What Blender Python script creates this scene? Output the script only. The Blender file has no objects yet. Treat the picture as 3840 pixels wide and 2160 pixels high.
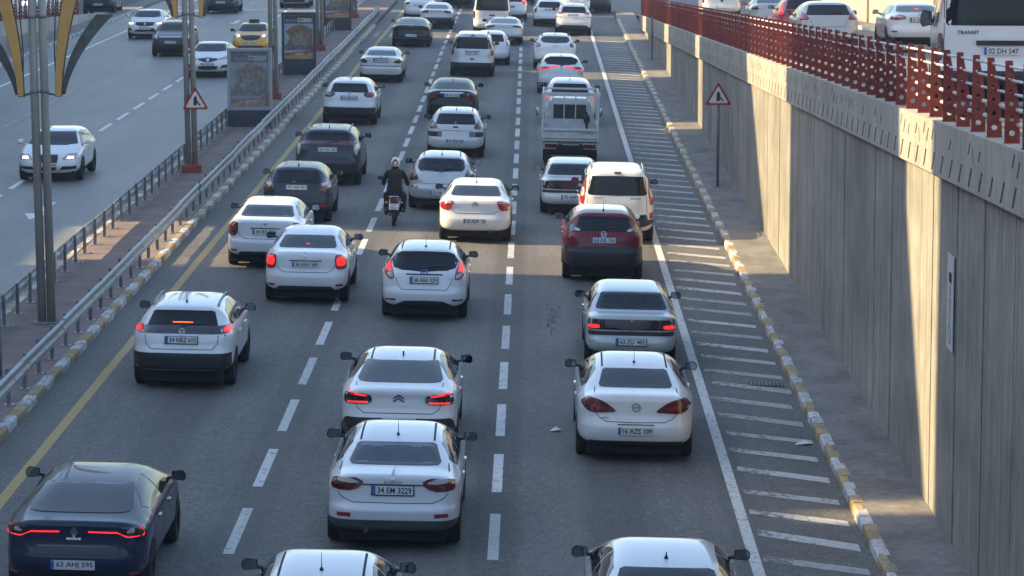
import bpy, bmesh, math, random
import numpy as np
from mathutils import Vector, Matrix
from mathutils.bvhtree import BVHTree
random.seed(7); rng = np.random.default_rng(7)
R = math.radians
sc = bpy.context.scene
C = sc.collection

# ------------------------------------------------------------------ camera
cam_d = bpy.data.cameras.new('camera'); cam = bpy.data.objects.new('camera', cam_d); C.objects.link(cam)
cam.location = (0, 0, 9.2)
cam.rotation_euler = (R(90 - 7.778), 0, R(0.402))
cam_d.sensor_width = 36; cam_d.lens = 112.5; cam_d.clip_start = 1; cam_d.clip_end = 6000
sc.camera = cam
sc.render.resolution_x, sc.render.resolution_y = 1024, 576

# ------------------------------------------------------------------ sky, sun, exposure
SUN_EL, SUN_AZ = R(30), R(1.0)           # low sun over the left-hand buildings, a little ahead of the camera
world = bpy.data.worlds.new('World'); sc.world = world; world.use_nodes = True
wn = world.node_tree.nodes; bg = wn['Background']
sky = wn.new('ShaderNodeTexSky'); sky.sky_type = 'NISHITA'; sky.sun_disc = False
sky.sun_elevation = SUN_EL; sky.sun_rotation = R(270) + SUN_AZ
sky.air_density = 1.2; sky.dust_density = 1.2; sky.ozone_density = 1.5
world.node_tree.links.new(sky.outputs[0], bg.inputs[0]); bg.inputs[1].default_value = 0.068
sun_d = bpy.data.lights.new('sun', 'SUN'); sun = bpy.data.objects.new('sun', sun_d); C.objects.link(sun)
sun_d.energy = 2.05; sun_d.angle = R(0.53); sun_d.color = (1.0, 0.76, 0.41)
ldir = Vector((math.cos(SUN_EL)*math.cos(SUN_AZ), -math.cos(SUN_EL)*math.sin(SUN_AZ), -math.sin(SUN_EL)))
sun.rotation_euler = ldir.to_track_quat('-Z', 'Y').to_euler()
sun.location = (-60, 80, 60)
vs = sc.view_settings
vs.view_transform = 'Standard'; vs.look = 'None'; vs.gamma = 1; vs.exposure = 2.46
try: vs.use_curve_mapping = False
except Exception: pass
sc.cycles.use_denoising = True
sc.cycles.max_bounces = 8; sc.cycles.diffuse_bounces = 4; sc.cycles.glossy_bounces = 4
sc.cycles.caustics_reflective = False; sc.cycles.caustics_refractive = False

# ------------------------------------------------------------------ materials
MATS = {}
def mat(name, col=(.5,.5,.5), rough=.5, metal=0., coat=0., emit=None, estr=0., spec=.5, noise=None, bump=None, alpha=None):
    """procedural principled material; noise=(scale, amount, stretch) varies the colour, bump=(scale, strength, stretch)"""
    if name in MATS: return MATS[name]
    m = bpy.data.materials.new(name); m.use_nodes = True
    nt = m.node_tree; b = nt.nodes['Principled BSDF']
    b.inputs['Base Color'].default_value = (*col, 1); b.inputs['Roughness'].default_value = rough
    b.inputs['Metallic'].default_value = metal; b.inputs['Coat Weight'].default_value = coat
    b.inputs['Coat Roughness'].default_value = .06
    b.inputs['Specular IOR Level'].default_value = spec
    if emit: b.inputs['Emission Color'].default_value = (*emit, 1); b.inputs['Emission Strength'].default_value = estr
    def tex(scale, stretch, detail=4):
        tc = nt.nodes.new('ShaderNodeNewGeometry'); mp = nt.nodes.new('ShaderNodeMapping')
        mp.inputs['Scale'].default_value = stretch
        nt.links.new(tc.outputs['Position'], mp.inputs[0])
        n = nt.nodes.new('ShaderNodeTexNoise'); n.inputs['Scale'].default_value = scale; n.inputs['Detail'].default_value = detail
        nt.links.new(mp.outputs[0], n.inputs['Vector']); return n
    last = None
    for nz in (noise or []):
        s, amt, st = nz
        n = tex(s, st); mr = nt.nodes.new('ShaderNodeMapRange')
        mr.inputs[1].default_value = .3; mr.inputs[2].default_value = .7
        mr.inputs[3].default_value = 1 - amt; mr.inputs[4].default_value = 1 + amt
        nt.links.new(n.outputs['Fac'], mr.inputs[0])
        mx = nt.nodes.new('ShaderNodeMix'); mx.data_type = 'RGBA'; mx.blend_type = 'MULTIPLY'; mx.inputs[0].default_value = 1
        if last: nt.links.new(last, mx.inputs[6])
        else: mx.inputs[6].default_value = (*col, 1)
        nt.links.new(mr.outputs[0], mx.inputs[7]); last = mx.outputs[2]
    if last: nt.links.new(last, b.inputs['Base Color'])
    if bump:
        n = tex(bump[0], bump[2], 3); bp = nt.nodes.new('ShaderNodeBump'); bp.inputs['Strength'].default_value = bump[1]; bp.inputs['Distance'].default_value = .02
        nt.links.new(n.outputs['Fac'], bp.inputs['Height']); nt.links.new(bp.outputs[0], b.inputs['Normal'])
    MATS[name] = m; return m
O = (1, 1, 1)
def road_mat(name, col, lanes):
    """worn asphalt: aggregate speckle, darker sealed bands along the lane lines, paler wheel tracks"""
    m = mat(name, col, .78, spec=.55, noise=[(60, .50, O), (20, .42, O), (6, .14, O), (.9, .14, (1, .25, 1)), (.25, .10, (1, .5, 1))], bump=(80, .25, O))
    nt = m.node_tree; b = nt.nodes['Principled BSDF']
    src = b.inputs['Base Color'].links[0].from_socket
    g = nt.nodes.new('ShaderNodeNewGeometry'); sx = nt.nodes.new('ShaderNodeSeparateXYZ'); nt.links.new(g.outputs['Position'], sx.inputs[0])
    nz = nt.nodes.new('ShaderNodeTexNoise'); nz.inputs['Scale'].default_value = 1.3
    off = nt.nodes.new('ShaderNodeMath'); off.operation = 'MULTIPLY_ADD'; off.inputs[1].default_value = .16
    nt.links.new(nz.outputs['Fac'], off.inputs[0]); nt.links.new(sx.outputs[0], off.inputs[2])
    for x0, w, f in lanes:
        a = nt.nodes.new('ShaderNodeMath'); a.operation = 'SUBTRACT'; a.inputs[1].default_value = x0 + .08; nt.links.new(off.outputs[0], a.inputs[0])
        ab = nt.nodes.new('ShaderNodeMath'); ab.operation = 'ABSOLUTE'; nt.links.new(a.outputs[0], ab.inputs[0])
        mr = nt.nodes.new('ShaderNodeMapRange'); mr.interpolation_type = 'SMOOTHSTEP'
        mr.inputs[1].default_value = w*.6; mr.inputs[2].default_value = w; mr.inputs[3].default_value = f; mr.inputs[4].default_value = 1
        nt.links.new(ab.outputs[0], mr.inputs[0])
        mx = nt.nodes.new('ShaderNodeMix'); mx.data_type = 'RGBA'; mx.blend_type = 'MULTIPLY'; mx.inputs[0].default_value = 1
        nt.links.new(src, mx.inputs[6]); nt.links.new(mr.outputs[0], mx.inputs[7]); src = mx.outputs[2]
    nt.links.new(src, b.inputs['Base Color'])
    return m
def worn_paint(name, col, under, thr, xw=None):
    """road paint rubbed through to the asphalt in places"""
    m = mat(name, col, .7, noise=[(12, .12, O)])
    nt = m.node_tree; b = nt.nodes['Principled BSDF']; src = b.inputs['Base Color'].links[0].from_socket
    g = nt.nodes.new('ShaderNodeNewGeometry'); n = nt.nodes.new('ShaderNodeTexNoise'); n.inputs['Scale'].default_value = 9; n.inputs['Detail'].default_value = 8; n.inputs['Roughness'].default_value = .75
    mp = nt.nodes.new('ShaderNodeMapping'); mp.inputs['Scale'].default_value = (1, .5, 1); nt.links.new(g.outputs['Position'], mp.inputs[0]); nt.links.new(mp.outputs[0], n.inputs[0])
    mr = nt.nodes.new('ShaderNodeMapRange'); mr.inputs[1].default_value = thr - .06; mr.inputs[2].default_value = thr + .06; fac = n.outputs['Fac']
    if xw:
        sx = nt.nodes.new('ShaderNodeSeparateXYZ'); nt.links.new(g.outputs['Position'], sx.inputs[0])
        w = nt.nodes.new('ShaderNodeMapRange'); w.inputs[1].default_value, w.inputs[2].default_value = xw; w.inputs[3].default_value = .13; w.inputs[4].default_value = 0; nt.links.new(sx.outputs[0], w.inputs[0])
        ad = nt.nodes.new('ShaderNodeMath'); nt.links.new(fac, ad.inputs[0]); nt.links.new(w.outputs[0], ad.inputs[1]); fac = ad.outputs[0]
    nt.links.new(fac, mr.inputs[0])
    mx = nt.nodes.new('ShaderNodeMix'); mx.data_type = 'RGBA'; nt.links.new(mr.outputs[0], mx.inputs[0]); nt.links.new(src, mx.inputs[6]); mx.inputs[7].default_value = (*under, 1)
    nt.links.new(mx.outputs[2], b.inputs['Base Color']); return m

M_road = road_mat('asphalt', (.116, .111, .103), [(-.55, .42, .72), (-4.08, .42, .78), (2.97, .3, .86), (-2.3, .5, .76), (1.2, .5, .76), (-5.85, .5, .78), (-3.1, .35, 1.10), (-1.45, .35, 1.10), (.4, .35, 1.10), (2.05, .35, 1.10), (-6.7, .35, 1.08), (-5.0, .35, 1.08)])
M_road2 = road_mat('asphalt_far_carriageway', (.175, .170, .162), [(-14.4, .4, .85), (-17.8, .4, .85), (-12.6, 1.0, .93), (-16.1, 1.0, .94), (-19.5, 1.0, .93)])
M_road2.node_tree.nodes['Principled BSDF'].inputs['Roughness'].default_value = .5
M_road3 = mat('asphalt_service', (.14, .135, .125), .8, noise=[(40, .2, O), (.8, .15, O)])
M_ground = mat('ground_dust', (.12, .11, .10), .9, noise=[(2, .2, O)])
M_white_line = worn_paint('white_road_paint', (.52, .52, .50), (.125, .12, .11), .60)
M_line2 = worn_paint('white_road_paint_opposite', (.74, .74, .72), (.21, .20, .19), .63)
M_faint_line = worn_paint('worn_white_road_paint', (.46, .46, .45), (.21, .20, .19), .50)
M_hatch = worn_paint('hatch_road_paint', (.42, .42, .41), (.125, .12, .11), .61, (3.1, 4.1))
M_yellow_line = worn_paint('yellow_road_paint', (.38, .27, .10), (.125, .12, .11), .64)
M_kerb_w = worn_paint('kerb_white', (.55, .55, .54), (.22, .21, .19), .55)
M_kerb_y = worn_paint('kerb_yellow', (.40, .28, .115), (.22, .20, .17), .54)
M_side = mat('sidewalk_concrete', (.20, .185, .17), .9, noise=[(30, .15, O), (1.6, .25, (1, .5, 1)), (6, .2, O)], bump=(20, .3, O))
M_median = mat('median_pavers', (.20, .150, .132), .9, noise=[(25, .2, O), (1.2, .2, O)], bump=(14, .3, O))
M_wall = mat('board_marked_concrete', (.262, .248, .217), .9, noise=[(2.2, .24, (1, 4.5, .13)), (9, .17, (1, 3, .08)), (.45, .24, (1, .6, 1.3)), (3, .14, (1, 1, .6)), (30, .14, O)], bump=(5, .5, (1, 5, .05)))
M_cop = mat('coping_concrete', (.37, .35, .305), .9, noise=[(3, .18, (1, 3, .5)), (18, .10, O), (.7, .12, O)], bump=(24, .3, O))
M_groove = mat('groove_dark', (.10, .10, .095), .95)
M_galv = mat('galvanised_steel', (.33, .335, .34), .55, metal=.4, noise=[(4, .15, O), (30, .08, O)])
M_post = mat('steel_post', (.17, .18, .185), .6, metal=.3, noise=[(12, .2, O)])
M_pole = mat('lamp_pole_steel', (.36, .335, .30), .6, metal=.15, noise=[(3, .12, (1, 1, .3)), (20, .06, O)])
M_wing = mat('lamp_wing_amber', (.62, .33, .09), .55, noise=[(5, .08, O)])
M_meshp = mat('wing_mesh', (.10, .105, .10), .6, metal=.3, noise=[(6, .35, O)])
M_redbase = mat('red_concrete', (.33, .07, .045), .8, noise=[(8, .2, O)])
M_fence = mat('red_oxide_plate', (.235, .038, .025), .65, noise=[(5, .15, O), (30, .1, O)])
M_rail = mat('white_rail_paint', (.62, .63, .64), .45, noise=[(6, .1, O)])
M_sign_red = mat('sign_red', (.42, .02, .025), .5)
M_sign_white = mat('sign_white', (.72, .70, .64), .5, noise=[(8, .06, O)])
M_black = mat('sign_black', (.015, .015, .015), .5)
M_dark = mat('dark_plastic', (.018, .019, .021), .55)
M_trim = mat('black_bumper_plastic', (.022, .023, .026), .5, noise=[(20, .2, O)])
M_under = mat('underbody', (.012, .012, .012), .9)
M_glass = mat('tinted_glass', (.012, .013, .015), .06, spec=.26)
M_glass2 = mat('clear_glass', (.030, .040, .042), .05, spec=.6)
M_tyre = mat('tyre_rubber', (.018, .018, .018), .85, noise=[(20, .2, O)])
M_rim = mat('alloy_rim', (.42, .43, .44), .35, metal=.8)
M_chrome = mat('chrome', (.50, .50, .52), .22, metal=1.)
M_mirror = mat('mirror_glass', (.30, .33, .35), .03, metal=1.)
M_plate = mat('plate_white', (.66, .67, .68), .4)
M_plate_blue = mat('plate_blue', (.03, .12, .45), .4)
M_letter = mat('plate_black', (.02, .02, .02), .5)
M_red = mat('tail_red', (.30, .012, .012), .12, coat=1)
M_dred = mat('tail_dark_red', (.10, .010, .010), .12, coat=1)
M_smoke = mat('tail_smoked', (.025, .014, .014), .10, coat=1)
M_clear = mat('lamp_clear', (.50, .47, .45), .10, coat=1)
M_lit = mat('brake_lit', (.5, .02, .02), .3, emit=(1, .022, .018), estr=.25)
M_lit2 = mat('led_lit', (.5, .02, .02), .3, emit=(1, .025, .03), estr=.28)
M_amber = mat('amber_lit', (.6, .1, .02), .3, emit=(1, .12, .015), estr=.42)
M_head = mat('headlight_lit', (.9, .9, .8), .2, emit=(1, .80, .52), estr=1.5)
M_lens = mat('headlight_lens', (.38, .38, .38), .08, metal=.4, coat=1)
M_orange = mat('tail_orange', (.40, .12, .03), .15, coat=1)
M_seam = mat('panel_gap', (.035, .035, .038), .8)
M_seat = mat('seat_fabric', (.07, .072, .075), .9, noise=[(12, .2, O)])
M_cabin = mat('cabin_lining', (.035, .036, .038), .9)
M_frit = mat('glass_frit', (.012, .013, .014), .08, spec=.55)
def see_through(name):
    m = bpy.data.materials.new(name); m.use_nodes = True; nt = m.node_tree; nt.nodes.remove(nt.nodes['Principled BSDF'])
    t = nt.nodes.new('ShaderNodeBsdfTransparent'); t.inputs[0].default_value = (.60, .66, .66, 1); g = nt.nodes.new('ShaderNodeBsdfGlossy'); g.inputs['Roughness'].default_value = .04; g.inputs[0].default_value = (.9, .95, 1, 1)
    f = nt.nodes.new('ShaderNodeFresnel'); f.inputs[0].default_value = 1.5; x = nt.nodes.new('ShaderNodeMixShader')
    nt.links.new(f.outputs[0], x.inputs[0]); nt.links.new(t.outputs[0], x.inputs[1]); nt.links.new(g.outputs[0], x.inputs[2]); nt.links.new(x.outputs[0], nt.nodes['Material Output'].inputs[0]); return m
M_see = see_through('window_glass')
def paint(name, col, rough=.38, metal=0., coat=1.):
    dark = max(col) < .2
    return mat('paint_' + name, col, rough, metal=metal*(.4 if dark else 1), coat=.6 if dark else coat, spec=.15 if dark else .5, noise=[(1.5, .03, O)])
PAINT = dict(white2=paint('cool_white', (.67, .69, .71)), white=paint('white', (.74, .745, .75)), pearl=paint('pearl', (.70, .70, .69)), silver=paint('silver', (.50, .51, .53), .35, .35),
    mint=paint('mint_silver', (.46, .51, .50), .35, .2), greywhite=paint('greywhite', (.60, .61, .61)), black=paint('black', (.010, .010, .011)), navy=paint('navy', (.012, .020, .052)), slate=paint('slate', (.030, .036, .045), .35, .3),
    maroon=paint('maroon', (.17, .008, .016), .35, .2), taxi=paint('taxi_yellow', (.72, .36, .02)), red=paint('red', (.45, .02, .03)), dgrey=paint('dgrey', (.035, .036, .04), .35, .3), beige=paint('pale_gold', (.46, .45, .41), .35, .25))

# ------------------------------------------------------------------ ground levels
XF = .022                                    # crossfall of the main carriageway (falls to the right)
def gz(x): return -XF*(min(max(x, -8.3), 6.2) + 8.3)
DS = .039                                    # the service roads fall away along the ramp
def cz(y): return 5.5 - DS*(y - 44)          # coping top
def dz(y): return cz(y) - .18                # service road surface
ROLL = math.atan(XF)

# ------------------------------------------------------------------ mesh helpers
def mk(name, v, f, m, parent=None, smooth=False):
    me = bpy.data.meshes.new(name); me.from_pydata([tuple(map(float, p)) for p in v], [], [tuple(map(int, q)) for q in f]); me.update()
    ms = m if isinstance(m, (list, tuple)) else [m]
    for q in ms: me.materials.append(q)
    if smooth: me.polygons.foreach_set('use_smooth', [True]*len(me.polygons))
    return ob(name, me, parent)
def ob(name, me, parent=None, loc=(0,0,0), rot=(0,0,0)):
    o = bpy.data.objects.new(name, me); C.objects.link(o); o.parent = parent; o.location = loc; o.rotation_euler = rot; return o
def thing(name, label, cat, loc=(0,0,0), rot=(0,0,0), group=None):
    o = bpy.data.objects.new(name, None); C.objects.link(o); o.empty_display_size = .3
    o.location = loc; o.rotation_euler = rot; o['label'] = label; o['category'] = cat
    if group: o['group'] = group
    return o
def struct(o): o['kind'] = 'structure'; return o
class MB:
    def __init__(s): s.v = []; s.f = []
    def add(s, v, f):
        n = len(s.v); s.v += [tuple(p) for p in v]; s.f += [tuple(i + n for i in q) for q in f]; return s
    def box(s, c, d, mtx=None):
        x, y, z = (q/2 for q in d); p = [Vector((a*x, b*y, e*z)) for a in (-1, 1) for b in (-1, 1) for e in (-1, 1)]
        if mtx: p = [mtx @ q for q in p]
        p = [q + Vector(c) for q in p]
        return s.add(p, [(0,1,3,2),(4,6,7,5),(0,4,5,1),(2,3,7,6),(0,2,6,4),(1,5,7,3)])
    def tube(s, a, b, r0, r1=None, n=10, cap=True):
        r1 = r0 if r1 is None else r1; a = Vector(a); b = Vector(b); d = (b - a).normalized()
        u = d.orthogonal().normalized(); w = d.cross(u); v = []
        for P, r in ((a, r0), (b, r1)):
            for i in range(n):
                t = 2*math.pi*i/n; v.append(P + u*(r*math.cos(t)) + w*(r*math.sin(t)))
        f = [(i, (i+1) % n, n + (i+1) % n, n + i) for i in range(n)]
        if cap: f += [tuple(range(n))[::-1], tuple(range(n, 2*n))]
        return s.add(v, f)
    def path(s, pts, radii, n=8):
        for i in range(len(pts)-1): s.tube(pts[i], pts[i+1], radii[i], radii[i+1], n)
        return s
    def prism(s, poly, axis, a, b):
        """2-D polygon extruded along axis ('x','y','z') from a to b"""
        def P(q, t): return {'x': (t, q[0], q[1]), 'y': (q[0], t, q[1]), 'z': (q[0], q[1], t)}[axis]
        n = len(poly); v = [P(q, a) for q in poly] + [P(q, b) for q in poly]
        f = [tuple(range(n))[::-1], tuple(range(n, 2*n))] + [(i, (i+1) % n, n + (i+1) % n, n + i) for i in range(n)]
        return s.add(v, f)
    def ell(s, c, r, nu=12, nv=8):
        v = []; f = []
        for j in range(nv+1):
            th = math.pi*j/nv
            for i in range(nu):
                ph = 2*math.pi*i/nu; v.append((c[0]+r[0]*math.sin(th)*math.cos(ph), c[1]+r[1]*math.sin(th)*math.sin(ph), c[2]+r[2]*math.cos(th)))
        for j in range(nv):
            for i in range(nu): f.append((j*nu+i, j*nu+(i+1) % nu, (j+1)*nu+(i+1) % nu, (j+1)*nu+i))
        return s.add(v, f)
    def mesh(s, name, m):
        me = bpy.data.meshes.new(name); me.from_pydata(s.v, [], s.f); me.update(); me.materials.append(m)
        bm = bmesh.new(); bm.from_mesh(me); bmesh.ops.recalc_face_normals(bm, faces=bm.faces); bm.to_mesh(me); bm.free(); return me
    def build(s, name, m, parent=None, smooth=False, loc=(0,0,0), rot=(0,0,0)):
        me = s.mesh(name, m)
        if smooth: me.polygons.foreach_set('use_smooth', [True]*len(me.polygons))
        return ob(name, me, parent, loc, rot)
def holed_slab(outer, holes, depth_axis='y', t=.012):
    """plate in the (a,b) plane with holes cut through, thickness t; returns verts, faces"""
    bm = bmesh.new(); loops = [outer] + holes; edges = []
    for lp in loops:
        vs_ = [bm.verts.new((p[0], 0, p[1])) for p in lp]
        edges += [bm.edges.new((vs_[i], vs_[(i+1) % len(vs_)])) for i in range(len(vs_))]
    bmesh.ops.triangle_fill(bm, edges=edges, use_beauty=True)
    bm.verts.index_update()
    fr = [tuple(v.index for v in f.verts) for f in bm.faces]; v0 = [tuple(v.co) for v in bm.verts]; bm.free()
    n = len(v0); v = v0 + [(p[0], t, p[2]) for p in v0]; f = fr + [tuple(i + n for i in q[::-1]) for q in fr]
    k = 0
    for lp in loops:
        m_ = len(lp)
        f += [(k+i, k+(i+1) % m_, n+k+(i+1) % m_, n+k+i) for i in range(m_)]; k += m_
    return v, f
TEXT = {}
def text_mesh(txt, width, height, m, condensed=True):
    key = (txt, width, height, m.name)
    if key in TEXT: return TEXT[key]
    cu = bpy.data.curves.new('lettering', 'FONT'); cu.body = txt; cu.size = 1; cu.extrude = 0; cu.offset = .018; cu.resolution_u = 2
    o = bpy.data.objects.new('lettering', cu); me = bpy.data.meshes.new_from_object(o)
    bpy.data.objects.remove(o); bpy.data.curves.remove(cu)
    co = np.empty(len(me.vertices)*3); me.vertices.foreach_get('co', co); co = co.reshape(-1, 3)
    mn, mx = co.min(0), co.max(0); sc_ = height/(mx[1]-mn[1]); sx = min(width/(mx[0]-mn[0]), sc_*1.2)
    n = np.zeros_like(co); n[:, 0] = (co[:, 0]-(mn[0]+mx[0])/2)*sx; n[:, 2] = (co[:, 1]-(mn[1]+mx[1])/2)*sc_
    me.vertices.foreach_set('co', n.ravel()); me.update(); me.materials.clear(); me.materials.append(m); me.name = 'lettering'
    TEXT[key] = me; return me

def vary(m, amt):
    """small piece-to-piece differences in tone"""
    nt = m.node_tree; b = nt.nodes['Principled BSDF']; src = b.inputs['Base Color'].links[0].from_socket
    oi = nt.nodes.new('ShaderNodeObjectInfo'); mr = nt.nodes.new('ShaderNodeMapRange'); mr.inputs[3].default_value = 1-amt; mr.inputs[4].default_value = 1+amt
    nt.links.new(oi.outputs['Random'], mr.inputs[0]); mx = nt.nodes.new('ShaderNodeMix'); mx.data_type = 'RGBA'; mx.blend_type = 'MULTIPLY'; mx.inputs[0].default_value = 1
    nt.links.new(src, mx.inputs[6]); nt.links.new(mr.outputs[0], mx.inputs[7]); nt.links.new(mx.outputs[2], b.inputs['Base Color'])
for m_, a_ in ((M_wall, .07), (M_cop, .07), (M_fence, .16), (M_kerb_w, .12), (M_kerb_y, .15), (M_white_line, .16), (M_hatch, .22), (M_post, .2), (M_galv, .1)): vary(m_, a_)
# ================================================================== SETTING
def sheet(name, xs, zs, y0, y1, m, parent=None, ny=1):
    v = []; f = []; n = len(xs)
    for j in range(ny+1):
        y = y0 + (y1-y0)*j/ny
        for x, z in zip(xs, zs): v.append((x, y, z(y) if callable(z) else z))
    for j in range(ny):
        for i in range(n-1): f.append((j*n+i, j*n+i+1, (j+1)*n+i+1, (j+1)*n+i))
    return mk(name, v, f, m, parent)
struct(sheet('ground', [-1500, 1500], [-.42, -.42], -1500, 1500, M_ground))
road = struct(sheet('road', [-8.4, 4.62], [gz(-8.4), gz(4.62)], -30, 420, M_road))
road2 = struct(sheet('opposite_road', [-22.95, -10.55], [0, 0], -30, 420, M_road2))
med = struct(MB().box((-9.47, 195, .015), (1.92, 450, .23)).build('median_pavement', M_median))
sidew = struct(MB().prism([(4.72, -.44), (5.78, -.44), (5.78, gz(4.7)+.145), (4.72, gz(4.7)+.145)], 'y', -30, 190).build('pavement', M_side))
struct(sheet('junction_apron', [4.62, 60], [gz(4.62)-.004, gz(4.62)-.004], 186, 420, M_road3))
# --- painted markings
def strip_mesh(name, pts, m):
    me = bpy.data.meshes.new(name); me.from_pydata([(x, y, 0) for x, y in pts], [], [tuple(range(len(pts)))]); me.materials.append(m); return me
dash = strip_mesh('lane_dash', [(-.075, 0), (.075, 0), (.075, 3), (-.075, 3)], M_white_line)
dash_f = strip_mesh('lane_dash', [(-.065, 0), (.065, 0), (.065, 3), (-.065, 3)], M_faint_line)
for x0, drift in ((-.55, .10), (-4.08, .28)):
    k = 0; y = 41.78 - 4.56*2
    while y < 205:
        x = x0 - drift*max(0, min(1, (y-95)/60))
        ob('lane_dash', dash, road, (x, y, gz(x)+.004), (0, ROLL, 0)); y += 4.56
dash2 = strip_mesh('lane_dash', [(-.075, 0), (.075, 0), (.075, 3), (-.075, 3)], M_line2)
for x0, me, ph in ((-14.4, dash2, 0), (-17.85, dash_f, 1.6)):
    y = 60 + ph
    while y < 205: ob('lane_dash', me, road2, (x0, y, .004)); y += 4.56
def line(name, x, w, y0, y1, m, par, z): return mk(name, [(x-w/2, y0, z), (x+w/2, y0, z), (x+w/2, y1, z), (x-w/2, y1, z)], [(0, 1, 2, 3)], m, par)
def rline(name, x, w, y0, y1, m): 
    o = mk(name, [(-w/2, y0, 0), (w/2, y0, 0), (w/2, y1, 0), (-w/2, y1, 0)], [(0, 1, 2, 3)], m, road); o.location = (x, 0, gz(x)+.004); o.rotation_euler = (0, ROLL, 0); return o
rline('edge_line', 2.97, .16, 10, 172, M_white_line)
rline('edge_line', -7.62, .17, 10, 210, M_yellow_line)
line('edge_line', -21.05, .15, 60, 210, M_line2, road2, .004)
hat = strip_mesh('hatch_stripe', [(0, .80), (1.36, 0), (1.36, .42), (0, 1.18)], M_hatch)
y = 54.0 - 1.58*11
while y < 160: ob('hatch_stripe', hat, road, (3.12+rng.normal(0, .03), y+rng.normal(0, .05), gz(3.12)+.004), (0, ROLL, rng.normal(0, .012))).scale.y = rng.uniform(.85, 1.1); y += 1.58
# straight-ahead arrow on the opposite carriageway
ar = strip_mesh('lane_arrow', [(-.10, 0), (.10, 0), (.10, 2.6), (.34, 2.6), (0, 4.0), (-.34, 2.6), (-.10, 2.6)], M_line2)
ob('lane_arrow', ar, road2, (-12.72, 84, .004), (0, 0, math.pi))
ob('lane_arrow', ar, road2, (-16.2, 176, .004), (0, 0, math.pi))
# repaired asphalt patches
pm = mat('asphalt_patch', (.15, .145, .135), .85, noise=[(30, .2, O)])
for x, y, w, l in ((-6.0, 113.2, 1.0, .9), (-2.2, 118.6, 1.1, 1.3), (-1.6, 102.5, .5, .8)):
    o = mk('asphalt_patch', [(-w/2, 0, 0), (w/2, .1, 0), (w/2-.1, l, 0), (-w/2+.05, l, 0)], [(0, 1, 2, 3)], pm, road); o.location = (x, y, gz(x)+.003); o.rotation_euler = (0, ROLL, 0)
# cracks in the asphalt
M_crack = mat('crack_dark', (.04, .04, .042), .95)
def crack(x, y, l, seed, drift=.0):
    r = np.random.default_rng(seed); n = int(l/.18); p = [(x+drift*i*.18+np.cumsum(r.normal(0, .028, n))[i], y+i*.18) for i in range(n)]; v = []; f = []
    for i, (a, b) in enumerate(p):
        w = abs(r.normal(.012, .008))+.004; v += [(a-w, b, gz(a)+.0035), (a+w, b, gz(a)+.0035)]
    for i in range(n-1): f.append((2*i, 2*i+1, 2*i+3, 2*i+2))
    mk('crack', v, f, M_crack, road)
for i, (x, y, l, d) in enumerate(((.35, 62, 4.5, .02), (-2.9, 84, 5, .03), (1.9, 86, 4, .0))): crack(x, y, l, i, d)
# drain grate in the shoulder
dg = thing('drain_grate', 'small iron drain grate set in the striped shoulder beside the right kerb', 'drain', (4.16, 56.6, gz(4.16)+.004), (0, ROLL, 0))
MB().box((0, 0, .002), (.62, .42, .004)).build('frame', mat('grate_recess', (.03, .03, .03), .8), dg)
for i in range(9): MB().box((-.27+.0675*i, 0, .010), (.03, .38, .012)).build('bar', M_post, dg)
# --- kerbs, stone by stone
def kerb_mesh(name, w, h, l, m, flip=False):
    b = .02; pts = [(0, -.2), (w, -.2), (w, h), (b*1.6, h), (b*.5, h-b*.7), (0, h-b*2)]
    if flip: pts = [(-x, z) for x, z in pts]
    return MB().prism(pts, 'y', .004, l-.004).mesh(name, m)
def kerb(name, x, y0, n, l, h, flip, mats, per=2):
    k = struct(bpy.data.objects.new(name, None)); C.objects.link(k); k.location = (x, 0, gz(x))
    ms = [kerb_mesh('kerb_stone', .17, h, l, m, flip) for m in mats]
    for i in range(n):
        ob('kerb_stone', ms[(i//per) % len(ms)], k, (rng.normal(0, .006), y0+i*l, rng.normal(0, .004)), (0, 0, rng.normal(0, .006)))
    return k
kr = kerb('kerb_right', 4.60, 36, 250, .5, .145, False, [M_kerb_w, M_kerb_y])
for i in range(40): ob('kerb_stone', kr.children[i % 4].data, kr, (rng.normal(0, .006), 161+i*.5, 0))
kl = kerb('kerb_left', -8.36, 34, 270, .5, .145, True, [M_kerb_w, M_kerb_y])
k3 = kerb('kerb_opposite_right', -10.58, 50, 150, 1.0, .145, False, [M_kerb_w, M_kerb_y], 1)
M_kw2 = mat('kerb_plain_white', (.50, .50, .49), .8, noise=[(6, .25, O)]); M_kg = mat('kerb_grey', (.30, .29, .28), .9, noise=[(6, .2, O)])
k4 = kerb('kerb_opposite_left', -22.9, 100, 110, .8, .15, True, [M_kw2, M_kg], 1)
struct(MB().box((-23.6, 150, -.03), (1.05, 160, .34)).build('pavement_left', M_side))
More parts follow.
